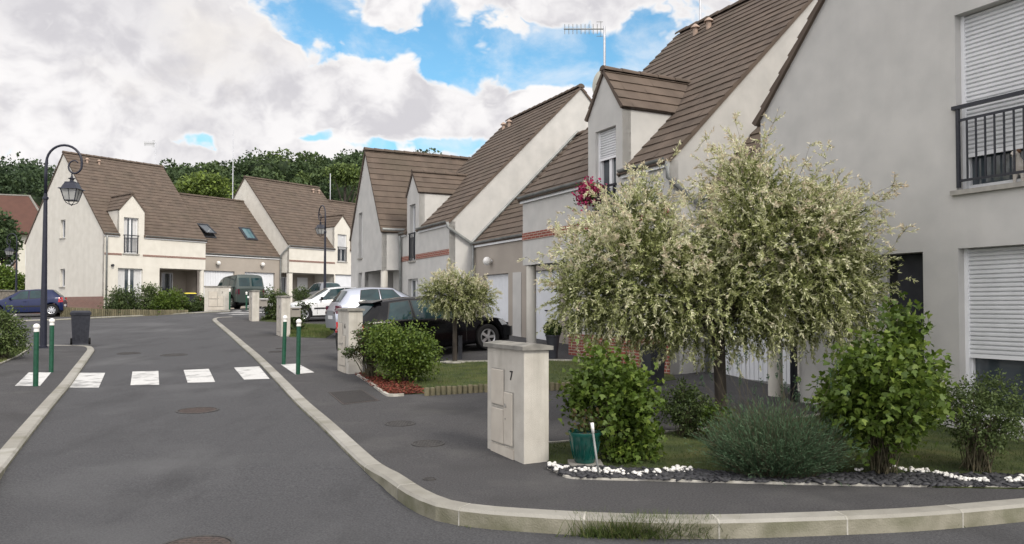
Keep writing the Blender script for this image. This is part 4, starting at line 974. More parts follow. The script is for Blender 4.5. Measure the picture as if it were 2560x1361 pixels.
# ------------------------------------------------------------ street furniture
def lamp(label,px,py,Y=None,ang=0.,sc_=1.,zb=None):
    if Y is None: x,y=gp(px,py)
    else: q=at(px,py,Y); x,y=q.x,q.y
    o=thing('street_lamp',label,'street lamp',(x,y,g(x,y)),ang,'lantern street lamps'); o.scale=(sc_,sc_,sc_)
    mb=MB(); mb.lathe([(.0,0),(.10,0),(.10,.05),(.088,.06),(.080,.9),(.058,3.0),(.048,3.92),(.05,3.98),(.075,4.0),(.075,4.05),(.045,4.07),(.045,4.15),(.0,4.15)],n=20); mb.build('post',M_lamp,o,True,35)
    pts=[(0,0,4.1),(0,0,4.75),(.01,0,4.98)]; 
    for k in range(1,15): an=math.pi-k*math.pi*1.0/14*1.0; pts.append((.46+.45*math.cos(an)*1.0-.0,0,5.0+.47*math.sin(an)))
    # spiral in
    c=(.72,4.93)
    for k in range(1,22):
        an=-k*R(330)/21; r=.19+( .0)- .0*k; r=.195*(1-.45*k/21); pts.append((c[0]+r*math.cos(an)-.0,0,c[1]-.03*math.sin(k/21*3.14)+r*1.15*math.sin(an)))
    mb=MB(); mb.tube(pts,[.04]*3+[.032]*14+[.028-.0006*k for k in range(21)],10); mb.build('curled_arm',M_lamp,o,True)
    zc=4.63; lx=.66
    mb=MB(); mb.cyl((lx,0,4.74),(lx,0,4.60),.02,n=8)
    mb.lathe([(0,.0),(.03,0),(.035,-.04),(.09,-.055),(.09,-.07),(.045,-.085),(.05,-.13),(.085,-.16),(0,-.16)],(lx,0,zc),16)
    def sq(z,a,z2,b,m=0,cap=True):
        mb.hexa([(lx-a,-a,z),(lx+a,-a,z),(lx+a,a,z),(lx-a,a,z),(lx-b,-b,z2),(lx+b,-b,z2),(lx+b,b,z2),(lx-b,b,z2)])
    z0=zc-.16; sq(z0-.02,.135,z0,.125); sq(z0-.18,.20,z0-.02,.13); sq(z0-.20,.255,z0-.175,.235)
    hd_=mb.build('lantern_hood',M_lamp,o)
    mb=MB(); zt=z0-.20; zb_=z0-.50
    for i,(sx,sy) in enumerate(((1,1),(1,-1),(-1,-1),(-1,1))):
        sx2,sy2=((1,-1),(-1,-1),(-1,1),(1,1))[i]
        mb.cyl((lx+sx*.205,sy*.205,zt),(lx+sx*.13,sy*.13,zb_),.013,n=6)
        mb.cyl((lx+sx*.13,sy*.13,zb_),(lx+sx2*.13,sy2*.13,zb_),.013,n=6)
        mb.cyl((lx+(sx+sx2)*.1025,(sy+sy2)*.1025,zt),(lx+(sx+sx2)*.065,(sy+sy2)*.065,zb_),.008,n=6)
        mb.tube([(lx+sx*.13,sy*.13,zb_),(lx+sx*.10,sy*.10,zb_-.06),(lx+sx*.05,sy*.05,zb_-.10),(lx,0,zb_-.12)],.010,6)
    mb.lathe([(0,-.02),(.03,0),(0,.03)],(lx,0,zb_-.125),10); mb.build('lantern_frame',M_lamp,o)
    mb=MB(); a,b=.198,.125
    mb.hexa([(lx-b,-b,zb_),(lx+b,-b,zb_),(lx+b,b,zb_),(lx-b,b,zb_),(lx-a,-a,zt),(lx+a,-a,zt),(lx+a,a,zt),(lx-a,a,zt)]); mb.build('lantern_glass',M_lglass,o)
    mb=MB(); mb.box((-.16,-.16,-.03),(.16,.16,.015)); mb.build('base_plate',M_lamp,o)
M_lglass=pm('frosted lantern glass',v(.50,.51,.50),v(.60,.60,.58),4,.25,spec=.6,transl=.35)
lamp('tall dark blue lantern lamp on the left pavement beside the wheelie bin, nearest',108,870,ang=.12,sc_=1.043)
lamp('dark lantern lamp in the middle distance behind the white car, arm to the left',812,745,41.,math.pi-.95)
lamp('farthest lantern lamp, at the left edge before the old brick house',40,745,54.,math.pi-.3)
def bollard(px,py,label,H=1.1,group='green bollards with white balls',lean=(0,0),dark=False,Y=None):
    if Y: q=at(px,py,Y); x,y=q.x,q.y
    else: x,y=gp(px,py)
    o=thing('bollard',label,'bollard',(x,y,g(x,y)-.01),rnd.random()*6,group); o.rotation_euler=(lean[0],lean[1],0)
    mb=MB(); mb.lathe([(0,0),(.043,0),(.043,H-.14),(0,H-.14)],n=20); mb.build('post',M_green,o,True,40)
    mb=MB(); mb.lathe([(.046,H-.15),(.046,H-.11),(.03,H-.10)],n=20); mb.build('collar',M_ball,o,True,40)
    mb=MB(); r=.056; mb.lathe([(r*math.cos(t),H-.06+r*math.sin(t)) for t in [R(-75+15*k) for k in range(12)]]+[(0,H-.06+r)],n=20); mb.build('ball',M_ball,o,True)
bollard(89,966,'green bollard with a white ball, on the white paving square left of the crossing',1.13)
bollard(128,931,'green bollard with a white ball, right one of the left pair, nearer the lamp post',1.13)
bollard(745,936,'green bollard with a white ball, on the white paving square right of the crossing',1.13,lean=(0,.01))
bollard(709,912,'green bollard with a white ball, farther left one of the right pair',1.13,lean=(0,.025))
bollard(481,778,'small far bollard before the shrubs of the end-on house',1.0)
bollard(574,774,'small far bollard at the right corner of the wide meter pillar',1.1)
bollard(22,742,'dark bollard at the left edge behind the blue car',1.0,Y=50.)
bollard(668,790,'short far bollard between the white flowering shrub and the fourth pillar',1.0)
bollard(616,770,'far bollard by the tail of the green van',.95,Y=40.)
# wheelie bins
def bin_(label,px,py,rz,sc_=1.,lidm=None,Y=None):
    if Y: q=at(px,py,Y); x,y=q.x,q.y
    else: x,y=gp(px,py)
    zz=g(x,y)+ (0)
    o=thing('wheelie_bin',label,'wheelie bin',(x,y,zz),rz,'wheelie bins'); o.scale=(sc_,)*3
    mb=MB(); b=[(-.20,-.20),(.20,-.20),(.20,.22),(-.20,.22)]; t=[(-.25,-.28),(.25,-.28),(.25,.26),(-.25,.26)]
    mb.hexa([(x_,y_,.04) for x_,y_ in b]+[(x_,y_,.93) for x_,y_ in t]); mb.hexa([(x_*1.06,y_*1.06,.87) for x_,y_ in t]+[(x_*1.09,y_*1.09,.94) for x_,y_ in t])
    for xx in (-.12,0,.12): mb.box((xx-.01,-.245,.15),(xx+.01,-.20,.8))
    mb.build('body',M_bin,o)
    mb=MB(); mb.hexa([(x_*1.1,y_*1.1,.945) for x_,y_ in t]+[(x_*.9,y_*.9,1.0) for x_,y_ in t]); mb.box((-.2,.26,.95),(.2,.34,.99)); mb.cyl((-.24,.33,.93),(.24,.33,.93),.017,n=8); mb.build('lid',lidm or M_bin,o)
    for sx in (-1,1):
        mb=MB(); mb.lathe([(0,-.03),(.09,-.03),(.1,-.015),(.1,.015),(.09,.03),(0,.03)],(0,0,0),20); mb.v=[(sx*.235+q[2],.22+q[0],.10+q[1]) for q in mb.v]; mb.build('wheel',M_tyre,o,True,40)
bin_('black wheelie bin standing in the road at the end of the left kerb',201,863,.5,1.0)
bin_('black wheelie bin with a yellow lid, by the shrubs of the end-on house',474,757,.6,1.15,M_yel,Y=45.)
# ------------------------------------------------------------ gate and meter pillars
def text(t,size,loc,rot,parent,mat,name='house_number'):
    c=bpy.data.curves.new(name,'FONT'); c.body=t; c.size=size; c.extrude=.004; c.align_x='CENTER'
    ob=bpy.data.objects.new('tmp',c); COL.objects.link(ob); dg=bpy.context.evaluated_depsgraph_get(); me=bpy.data.meshes.new_from_object(ob.evaluated_get(dg))
    bpy.data.objects.remove(ob); me.materials.clear(); me.materials.append(mat); o=bpy.data.objects.new(name,me); COL.objects.link(o); o.parent=parent; o.location=loc; o.rotation_euler=rot; return o
def pillar(label,px,py,H,num,w=.88,d=.29,e=U1,inn=U2,box_=True,mail=False,col=None,capT=.055):
    x,y=gp(px,py); ev=Vector((e[0],e[1])).normalized(); iv=Vector((inn[0],inn[1]))
    # local x runs along -e so that the outward normal (-y local) is -inn
    o=thing('gate_pillar',label,'gate pillar',(x,y,g(x,y)),math.atan2(-ev.y,-ev.x),'rendered gate pillars with meter boxes')
    # right handed: x=-e, y=inn ?
    sgn=1 if Vector((-ev.x,-ev.y,0)).cross(Vector((iv.x,iv.y,0))).z>0 else -1
    tf=lambda p:(p[0],sgn*p[1],p[2])
    mb=MB(tf); mb.box((-w,0,-.35),(0,d,H)); ob=mb.build('pier',M_pil,o)
    bv=ob.modifiers.new('b','BEVEL'); bv.width=.006; bv.segments=2
    mb=MB(tf); n=2 if w>.5 else 1
    for k in range(n):
        a=-w-.035+(w+.07)*k/n; b=-w-.035+(w+.07)*(k+1)/n-(.006 if k<n-1 else 0)
        mb.add([(a,-.035,H+.003),(b,-.035,H+.003),(b,d+.035,H+.003),(a,d+.035,H+.003),(a,-.035,H+capT*.8),(b,-.035,H+capT*.8),(b,d+.035,H+capT*.8),(a,d+.035,H+capT*.8),(a+.02,d/2-.03,H+capT+.012),(b-.0,d/2-.03,H+capT+.012),(b,d/2+.03,H+capT+.012),(a+.02,d/2+.03,H+capT+.012)],
          [(0,1,5,4),(1,2,6,5),(2,3,7,6),(3,0,4,7),(4,5,9,8),(6,7,11,10),(5,6,10,9),(7,4,8,11),(8,9,10,11),(0,3,2,1)],0,.5)
    ob=mb.build('coping',M_cap,o)
    if box_:
        A0,A1,A2=-w+.14*w/.88,-w+.43*w/.88,-w+.64*w/.88
        def door(x0,x1,z0,z1,nm,holes=()):
            mb=MB(tf); mb.box((x0,-.022,z0),(x1,.0,z1)); dd=mb.build(nm,M_door,o); b=dd.modifiers.new('b','BEVEL'); b.width=.008; b.segments=2
            mb=MB(tf); mb.box((x0-.012,-.008,z0-.012),(x1+.012,-.001,z1+.012)); mb.build('box_rebate',M_sill,dd); return dd
        zt=H*.80
        door(A0,A1,H*.47,zt,'meter_door'); door(A0,A1,H*.115,H*.435,'lower_box_door'); d3=door(A1+.018,A2,H*.12,H*.60,'cable_box_door')
        mb=MB(tf); mb.cyl((A1+.07,-.03,H*.48),(A1+.07,-.02,H*.48),.022,n=12); mb.cyl((A1+.07,-.03,H*.36),(A1+.07,-.02,H*.36),.008,n=8,m=0); mb.build('lock',M_sill,d3)
        mb=MB(tf); mb.box((A0-.02,-.016,-.05),(A2+.02,-.001,H*.095)); mb.build('box_plinth',M_door,o)
    if num: text(num,.14,(-w*.32,-sgn*.004 if sgn>0 else .004,H*.72),(math.pi/2,0,0) if sgn>0 else (math.pi/2,0,math.pi),o,M_plast)
    if mail:
        mb=MB(tf); mb.box((-.40,d+.01,H*.50),(-.04,d+.34,H*.74)); ml=mb.build('mailbox',M_mail,o)
        mb=MB(tf); mb.box((-.041,d+.06,H*.68),(-.034,d+.30,H*.705)); mb.build('slot',M_plast,ml); mb=MB(tf); mb.box((-.42,d+.005,H*.74),(-.02,d+.36,H*.77)); mb.build('mailbox_lid',M_shut,ml)
    return o
M_door=pm('cream meter box',v(.46,.42,.36),v(.54,.50,.43),6,.6,c3=v(.33,.29,.23),s3=3,a3=.4)
M_mail=pm('stone grey mailbox',v(.23,.21,.18),v(.26,.24,.21),9,.5)
def HH(px,pb,pt): x,y=gp(px,pb); return (pb-pt)*y/1950-.055
pillar('nearest rendered gate pillar, number 7, with meter doors, at the garden corner',1310,1161,HH(1310,1161,866),'7')
pillar('second gate pillar, at the left end of the shrub and red mulch bed',871,936,HH(871,936,772),'6')
pillar('third gate pillar with a grey mailbox on its right side, before the white car',703,842,HH(703,842,740),'5',mail=True)
pillar('fourth gate pillar, slim and far, with a mailbox beside the white flowering shrub',630,804,HH(630,804,726),'4',mail=True)
pillar('wide low meter pillar in front of the green van, the farthest one',576,773,HH(576,773,716),'3',w=1.3,e=(-.95,-.31),inn=(-.31,.95))
# ------------------------------------------------------------ plants
DIA=np.array([(0,0,0),(.5,.42,.10),(0,1,0),(-.5,.42,.10)])
OVAL=np.array([(0,0,0),(.38,.2,.08),(.48,.55,.1),(0,1,-.05),(-.48,.55,.1),(-.38,.2,.08)])
LOBE=np.array([(0,0,0),(.42,.12,.04),(.55,.5,.10),(.24,.52,.03),(.22,.8,.02),(0,1.05,-.12),(-.22,.8,.02),(-.24,.52,.03),(-.55,.5,.10),(-.42,.12,.04)])
def leaves(name,pos,dr,L,W,tint,mat,parent=None,shape=DIA,up=0.):
    pos=np.asarray(pos,float);dr=np.asarray(dr,float); n=len(pos)
    dr=dr/np.maximum(np.linalg.norm(dr,axis=1,keepdims=True),1e-6); r=nr.normal(size=(n,3)); r[:,2]+=up
    sd=np.cross(dr,r); sd/=np.maximum(np.linalg.norm(sd,axis=1,keepdims=True),1e-6); nn=np.cross(sd,dr)
    L=np.broadcast_to(np.asarray(L,float),(n,))[:,None,None];W=np.broadcast_to(np.asarray(W,float),(n,))[:,None,None]
    k=len(shape); V=pos[:,None,:]+sd[:,None,:]*shape[None,:,0:1]*W+dr[:,None,:]*shape[None,:,1:2]*L+nn[:,None,:]*shape[None,:,2:3]*L
    Fq=np.arange(n*k).reshape(n,k); t=np.repeat(np.clip(tint,0,1),k)
    return npmesh(name,V.reshape(-1,3),Fq,t,mat,parent)
def unit(n): 
    v=nr.normal(size=(n,3)); return v/np.linalg.norm(v,axis=1,keepdims=True)
def shoots(start,dirs,length,droop,steps,curl=.0):
    """(n,steps,3) paths"""
    n=len(start); P=np.zeros((n,steps,3)); P[:,0]=start; d=dirs/np.linalg.norm(dirs,axis=1,keepdims=True); h=(length/(steps-1))[:,None]
    for k in range(1,steps):
        d=d+nr.normal(size=(n,3))*curl; d[:,2]-=droop/(steps-1); d/=np.linalg.norm(d,axis=1,keepdims=True); P[:,k]=P[:,k-1]+d*h
    return P
def on_paths(P,per,t0=.1):
    """random leaf positions and tangents on the paths; returns pos,tan,param,idx"""
    n,s,_=P.shape; idx=np.repeat(np.arange(n),per); t=nr.uniform(t0,1,len(idx)); f=t*(s-1); i=np.minimum(f.astype(int),s-2); fr=(f-i)[:,None]
    a=P[idx,i];b=P[idx,i+1]; tn=b-a; tn/=np.maximum(np.linalg.norm(tn,axis=1,keepdims=True),1e-6); return a*(1-fr)+b*fr,tn,t,idx
def stems(name,P,r0,r1,mat,parent,n=3):
    m,s,_=P.shape; V=np.zeros((m,s,n,3)); T=np.gradient(P,axis=1); T/=np.maximum(np.linalg.norm(T,axis=2,keepdims=True),1e-6)
    ref=np.array([.3,.2,1.]); A=np.cross(T,ref); A/=np.maximum(np.linalg.norm(A,axis=2,keepdims=True),1e-6); B=np.cross(T,A)
    rr=np.linspace(r0,r1,s)[None,:,None]
    for k in range(n): an=2*math.pi*k/n; V[:,:,k]=P+(A*math.cos(an)+B*math.sin(an))*rr
    idx=np.arange(m*s*n).reshape(m,s,n); q=[]
    for k in range(n): q.append(np.stack([idx[:,:-1,k],idx[:,:-1,(k+1)%n],idx[:,1:,(k+1)%n],idx[:,1:,k]],-1).reshape(-1,4))
    return npmesh(name,V.reshape(-1,3),np.concatenate(q),np.full(m*s*n,.5),mat,parent,True)
def willow(label,px,py,Y,lobes,trunk_h,nsh,per,leafL,sc_,topshoots,lean=0.,group='grafted willows'):
    """lobes: (dx,dy,zc,rx,ry,rz,weight) relative to the trunk foot (metres)"""
    q=at(px,py,Y) if Y else None; x,y=(q.x,q.y) if q else gp(px,py)
    o=thing('willow_tree',label,'tree',(x,y,g(x,y)),0,group)
    mb=MB(); r=.075*sc_; pts=[(0,0,-.1),(0,0,.05),(lean*.4,0,trunk_h*.5),(lean,0,trunk_h),(lean*1.1,0,trunk_h+.25)]; mb.tube(pts,[r*1.25,r*1.1,r,r*1.05,r*1.3],14); mb.build('trunk',M_bark,o,True)
    LB=np.array(lobes); w=LB[:,6]/LB[:,6].sum(); k=nr.choice(len(LB),size=nsh,p=w); c=LB[k,0:3]; rad=LB[k,3:6]
    # limbs
    m=26; kk=nr.choice(len(LB),size=m,p=w); tgt=LB[kk,0:3]+unit(m)*LB[kk,3:6]*.55; st=np.tile([lean,0,trunk_h+.1],(m,1)); 
    P=np.stack([st+(tgt-st)*t+np.array([0,0,1])*(.25*math.sin(t*3.14)) for t in np.linspace(0,1,6)],1); stems('limbs',P,.028*sc_,.008*sc_,M_bark,o,5)
    u=unit(nsh); rr=nr.uniform(.22,.88,nsh)**.62; st=c+u*rad*rr[:,None]; 
    out=u*rad; out[:,2]*=.75; out/=np.linalg.norm(out,axis=1,keepdims=True); out=out+nr.normal(size=(nsh,3))*.38; out[:,2]+=.12+.45*np.clip(u[:,2]+.25,0,1)
    ln=nr.uniform(.26,.52,nsh)*sc_; dr=nr.uniform(.5,1.6,nsh)*np.clip(.75-u[:,2]*.8,.12,1.2)
    P1=shoots(st,out,ln,dr,7,.13)
    # upright and arching leaders on top
    m=topshoots; kk=nr.choice(len(LB),size=m,p=w); uu=unit(m); uu[:,2]=np.abs(uu[:,2])+.35; uu/=np.linalg.norm(uu,axis=1,keepdims=True)
    st=LB[kk,0:3]+uu*LB[kk,3:6]*.78; d=uu*1.0; d[:,2]+=.5; P2=shoots(st,d+nr.normal(size=(m,3))*.28,nr.uniform(.35,.95,m)*sc_,nr.uniform(-.1,.75,m),7,.10)
    # side twigs of the leaders
    pos,tn,t,idx=on_paths(P2,7,.15); P3=shoots(pos,tn+nr.normal(size=pos.shape)*.6,nr.uniform(.08,.22,len(pos))*sc_,np.full(len(pos),.3),7,.12)
    P=np.concatenate([P1,P2,P3]); stems('twigs',P[::2] if len(P)>2500 else P,.0035*sc_,.0012*sc_,M_twig,o)
    pos,tn,t,idx=on_paths(P,per); n=len(pos); d=tn*1.0+nr.normal(size=(n,3))*.55
    patch=nr.uniform(-.12,.12,len(P))[idx]
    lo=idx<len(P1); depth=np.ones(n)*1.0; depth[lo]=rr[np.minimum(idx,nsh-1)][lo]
    ti=.02+.30*np.clip(depth*1.7-.75,0,1)+.40*t*np.clip(depth*1.3-.3,.2,1)+patch+nr.normal(size=n)*.13; ti[~lo]+=.16+.14*(nr.random(int((~lo).sum()))<.4)  # pale variegated tips; inner leaves toned darker, crown shade put into the tint
    # a few yellow green, a few pinkish clumps
    pk=(nr.random(len(P))<.10)[idx]; ti=np.where(pk,ti+.22,ti)
    keep=(~lo)&(nr.random(n)<.45); sel=lo|~keep
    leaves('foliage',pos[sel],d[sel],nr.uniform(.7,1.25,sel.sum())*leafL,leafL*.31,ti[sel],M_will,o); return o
rX=1/ (1950/9.6)   # metres per photo pixel near the big willow
W0=(1800,1070)
def rel(px,py): return ((px-1806)*rX,(1068-py)*rX)
lob=[]
for (px,py,rx,ry,rd,wt) in ((1960,650,225,205,1.15,1.3),(1600,690,190,155,1.0,.85),(1760,740,240,130,1.05,.7),(2090,720,130,115,.75,.4),(1470,740,80,70,.6,.22),(1890,500,105,110,.65,.3),(1605,540,45,70,.35,.16),(2080,600,80,100,.5,.2)):
    a,b=rel(px,py); lob.append((a,0.1,b,rx*rX,rd,ry*rX,wt))
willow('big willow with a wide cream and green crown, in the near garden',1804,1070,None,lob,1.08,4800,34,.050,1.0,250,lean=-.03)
willow('little ball-headed willow on a thin trunk, in front of the black car',1137,906,None,[(0.02,0,1.50,.55,.5,.42,1),(.48,0,1.36,.40,.4,.32,.6),(-.38,0,1.50,.34,.35,.28,.4)],1.02,1000,26,.046,.66,34)
def shrub(label,px,py,lobes,nt,per,leafL,leafW,mat,shape=OVAL,Y=None,stem=True,name='garden_shrub',tb=.45,group=None,flowers=0,fm=None,cat='shrub',jit=.55,stems_r=.004):
    """lobes: (px,py,rx,ry) in photo pixels at the shrub's distance, plus depth in m"""
    if Y: q=at(px,py,Y); x,y=q.x,q.y
    else: x,y=gp(px,py)
    k=y/1950; o=thing(name,label,cat,(x,y,g(x,y)),0,group)
    LB=np.array([((a-px)*k,(i*.13-.06)*rd,(py-b)*k,rx*k,rd,ry*k) for i,(a,b,rx,ry,rd) in enumerate(lobes)]); w=LB[:,3]*LB[:,5]; w=w/w.sum()
    kk=nr.choice(len(LB),size=nt,p=w); u=unit(nt); rr=nr.uniform(.15,1.,nt)**.45; lump=1+.26*np.sin(u[:,0]*7+kk)*np.cos(u[:,2]*6+1.3*kk)
    lump=lump*np.where(nr.random(nt)<.10,nr.uniform(1.1,1.45,nt),1.); tip=LB[kk,0:3]+u*LB[kk,3:6]*(rr*lump)[:,None]; tip[:,2]=np.maximum(tip[:,2],.03)
    if stem:
        m=min(nt,60); base=nr.normal(size=(m,3))*.06; base[:,2]=-.03; P=np.stack([base+(tip[:m]-base)*t+np.array([0,0,.1])*math.sin(3.14*t) for t in np.linspace(0,1,6)],1); stems('stems',P,stems_r*1.6,stems_r*.4,M_twig,o,4)
    out=tip-LB[kk,0:3]+np.array([0,0,.08]); ln=np.full(nt,leafL*2.6); P=shoots(tip-out/np.maximum(np.linalg.norm(out,axis=1,keepdims=True),1e-3)*leafL,out+nr.normal(size=out.shape)*.25*np.linalg.norm(out,axis=1,keepdims=True),ln,np.full(nt,.5),4,.1)
    pos,tn,t,idx=on_paths(P,per,0.); n=len(pos); pos=pos+nr.normal(size=pos.shape)*leafL*jit; d=tn*.6+nr.normal(size=(n,3))*.7; d[:,2]-=.15
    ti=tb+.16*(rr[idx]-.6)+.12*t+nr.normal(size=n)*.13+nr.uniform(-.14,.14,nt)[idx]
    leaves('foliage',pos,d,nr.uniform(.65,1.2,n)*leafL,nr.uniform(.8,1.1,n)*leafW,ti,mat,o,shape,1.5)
    if flowers:
        sel=nr.choice(nt,flowers); ps=np.repeat(tip[sel],9,0)+nr.normal(size=(flowers*9,3))*.02; leaves('flowers',ps,unit(flowers*9)+np.array([0,-.4,.3]),.045,.04,nr.uniform(0,1,flowers*9),fm or M_wflo,o,OVAL)['kind']='stuff'
    return o
# near garden (number 7)
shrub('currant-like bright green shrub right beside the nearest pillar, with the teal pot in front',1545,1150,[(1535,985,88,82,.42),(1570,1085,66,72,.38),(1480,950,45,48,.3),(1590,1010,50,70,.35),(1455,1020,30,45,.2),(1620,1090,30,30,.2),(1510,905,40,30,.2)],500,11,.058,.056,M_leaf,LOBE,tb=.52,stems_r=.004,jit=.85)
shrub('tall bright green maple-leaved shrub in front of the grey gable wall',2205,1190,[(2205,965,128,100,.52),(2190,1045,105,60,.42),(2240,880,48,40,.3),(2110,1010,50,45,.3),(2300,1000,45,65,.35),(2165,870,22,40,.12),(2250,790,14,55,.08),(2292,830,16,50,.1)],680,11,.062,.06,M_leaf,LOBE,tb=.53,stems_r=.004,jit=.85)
shrub('small-leaved dull green shrub at the right edge under the ground floor shutter',2440,1180,[(2450,1050,80,75,.4),(2400,1010,50,55,.35),(2510,1030,60,80,.4),(2480,980,30,40,.2)],520,14,.035,.018,M_leafd,tb=.55)
shrub('small dark shrub between the currant-like bright shrub and the big willow trunk',1722,1092,[(1722,1030,48,55,.25),(1680,1010,30,40,.2),(1760,1040,35,35,.2),(1715,985,25,25,.15)],330,12,.04,.02,M_leafd,tb=.45)
shrub('little bright shrub against the foot of the big willow',1795,1105,[(1795,1055,32,40,.2)],90,10,.045,.03,M_leaf,tb=.45)
# lavender: thin blades from a low dome, with flower stalks
def lavender():
    x,y=gp(1960,1203); y+=.22; o=thing('lavender_bush','wide grey green lavender mound with thin flower stalks at the kerbside bed','lavender',(x,y,g(x,y)))
    n=5200; a=nr.uniform(0,2*math.pi,n); r=np.sqrt(nr.uniform(0,1,n)); base=np.stack([r*np.cos(a)*.40,r*np.sin(a)*.30,np.abs(nr.normal(size=n))*.04],1)
    d=np.stack([r*np.cos(a)*.55,r*np.sin(a)*.5,np.full(n,1.)],1)+nr.normal(size=(n,3))*.22; ln=nr.uniform(.30,.78,n)*(1.05-.35*r); P=shoots(base,d,ln,np.full(n,.45),5,.06)
    stems('stems',P[::3],.0022,.001,M_twig,o)
    pos,tn,t,idx=on_paths(P,9,.12); m=len(pos); leaves('foliage',pos,tn+nr.normal(size=(m,3))*.33,nr.uniform(.03,.062,m),.0065,.30+.35*t+nr.normal(size=m)*.16,M_lav,o)
    n=34; a=nr.uniform(0,6.28,n); base=np.stack([np.cos(a)*.45*nr.random(n),np.sin(a)*.3*nr.random(n),np.full(n,.25)],1); d=np.stack([nr.normal(size=n)*.38-.1,nr.normal(size=n)*.3,np.full(n,1.)],1); P=shoots(base,d,nr.uniform(.55,.95,n),nr.uniform(0,.3,n),6,.03); stems('flower_stalks',P,.0022,.0015,M_twig,o)
    tip=np.repeat(P[:,-1],22,0)+nr.normal(size=(n*22,3))*np.array([.006,.006,.024]); leaves('flower_spikes',tip,np.tile([0,0,1.],(n*22,1))+nr.normal(size=(n*22,3))*.5,.018,.010,nr.uniform(0,.3,n*22),M_lav,o)['kind']='stuff'
lavender()
# teal pot with a plant stump of leaves, on a slab
x,y=gp(1462,1168); o=thing('garden_pot','glazed teal pot standing on a slab before the bright shrub, beside the nearest pillar','pot',(x,y,g(x,y)))
mb=MB(); mb.lathe([(0,.05),(.095,.05),(.105,.07),(.145,.25),(.155,.31),(.168,.33),(.165,.355),(.145,.35),(.135,.30),(0,.29)],n=36)
for k in range(14):
    an=6.283*k/14; mb.tube([(.109*math.cos(an),.109*math.sin(an),.09),(.130*math.cos(an+.12),.130*math.sin(an+.12),.17),(.149*math.cos(an+.22),.149*math.sin(an+.22),.26)],.007,5)
mb.build('pot',M_teal,o,True,50)
mb=MB(); mb.box((-.16,-.14,0),(.17,.15,.048)); mb.build('slab',M_cap,o); mb=MB(); mb.lathe([(0,.31),(.135,.31)],n=20); mb.build('soil',M_earth,o)
n=160; leaves('leaves',nr.normal(size=(n,3))*np.array([.08,.08,.07])+np.array([0,0,.42]),unit(n)+np.array([0,0,.6]),.05,.03,nr.uniform(.1,.5,n),M_leafr,o,OVAL)
# white stake
x,y=gp(1500,1197); o=thing('garden_stake','thin pale metal stake leaning in the white pebbles in front of the bright shrub','stake',(x,y,g(x,y)))
mb=MB(); k=y/1950; mb.tube([(0,0,-.05),(-16*k,.03,112*k)],.011,8); mb.build('rod',M_zinc,o,True); mb=MB(); mb.tube([(-16*k,.03,112*k),(-18.5*k,.033,137*k)],[.014,.017],8); mb.build('cap',M_ball,o,True)
# lawn of number 7, slate bed, thin edging
front=[(1368,1172),(1398,1186),(1432,1198),(1600,1203),(1790,1208),(2100,1215),(2330,1219),(2600,1224)]
backl=[(2600,1060),(2350,1010),(2170,1022),(2060,1036),(1900,1058),(1782,1074),(1650,1086),(1436,1107),(1372,1112)]
fz=lambda x,y:g(x,y)
lawn1=G(*front)+[SW(2.,9.40),SW(8.3,9.40)]+G((2060,1040),(1900,1059),(1782,1074),(1650,1086),(1436,1107),(1372,1112))
sheet('lawn',lawn1,.012,M_lawn,.6,kind='stuff',label='dark mown lawn of the near garden around the shrubs',cat='lawn',skirt=.05)
bedb=[(2600,1196),(2330,1192),(2100,1192),(1900,1190),(1700,1182),(1560,1177),(1450,1170)]
sheet('flower_bed',G(*front[:],*bedb),.02,M_earth,.6,kind='structure')
def inpoly(p,poly):
    c=False; j=len(poly)-1
    for i in range(len(poly)):
        a,b=poly[i],poly[j]
        if (a[1]>p[1])!=(b[1]>p[1]) and p[0]<(b[0]-a[0])*(p[1]-a[1])/(b[1]-a[1])+a[0]: c=not c
        j=i
    return c
def scatter(poly,n):
    xs=[p[0] for p in poly];ys=[p[1] for p in poly]; out=[]
    while len(out)<n:
        p=(rnd.uniform(min(xs),max(xs)),rnd.uniform(min(ys),max(ys)))
        if inpoly(p,poly): out.append(p)
    return out
def stones(name,pts,r0,r1,mat,flat,label,cat,off=.02,sub=1):
    bm=bmesh.new(); bmesh.ops.create_icosphere(bm,subdivisions=sub,radius=1); T=np.array([v.co[:] for v in bm.verts]); FT=np.array([[v.index for v in f.verts] for f in bm.faces]); bm.free(); n=len(pts); m=len(T)
    V=np.zeros((n,m,3)); 
    for i,(x,y) in enumerate(pts):
        r=rnd.uniform(r0,r1); s=T*(1+nr.normal(size=(m,1))*.16)*np.array([r*rnd.uniform(.8,1.4),r*rnd.uniform(.8,1.2),r*flat])
        a=rnd.random()*6.28; c,sn=math.cos(a),math.sin(a); tl=rnd.uniform(-.5,.5) if flat<.5 else 0; s=s@np.array([[c,sn,0],[-sn,c,0],[0,0,1]]).T; s[:,2]+=s[:,0]*tl
        V[i]=s+np.array([x,y,g(x,y)+off+r*flat*.7])
    Fq=(FT[None]+np.arange(n)[:,None,None]*m).reshape(-1,3); t=np.repeat(nr.random(n),m)
    return tag(npmesh(name,V.reshape(-1,3),Fq,t,mat,None,sub>1),label,cat,None,'stuff')
bedpoly=G(*front,*bedb)
stones('slate_chips',scatter(bedpoly,2600),.02,.05,M_slate,.3,'dark slate chips mulching the kerbside bed','slate')
wp=[]
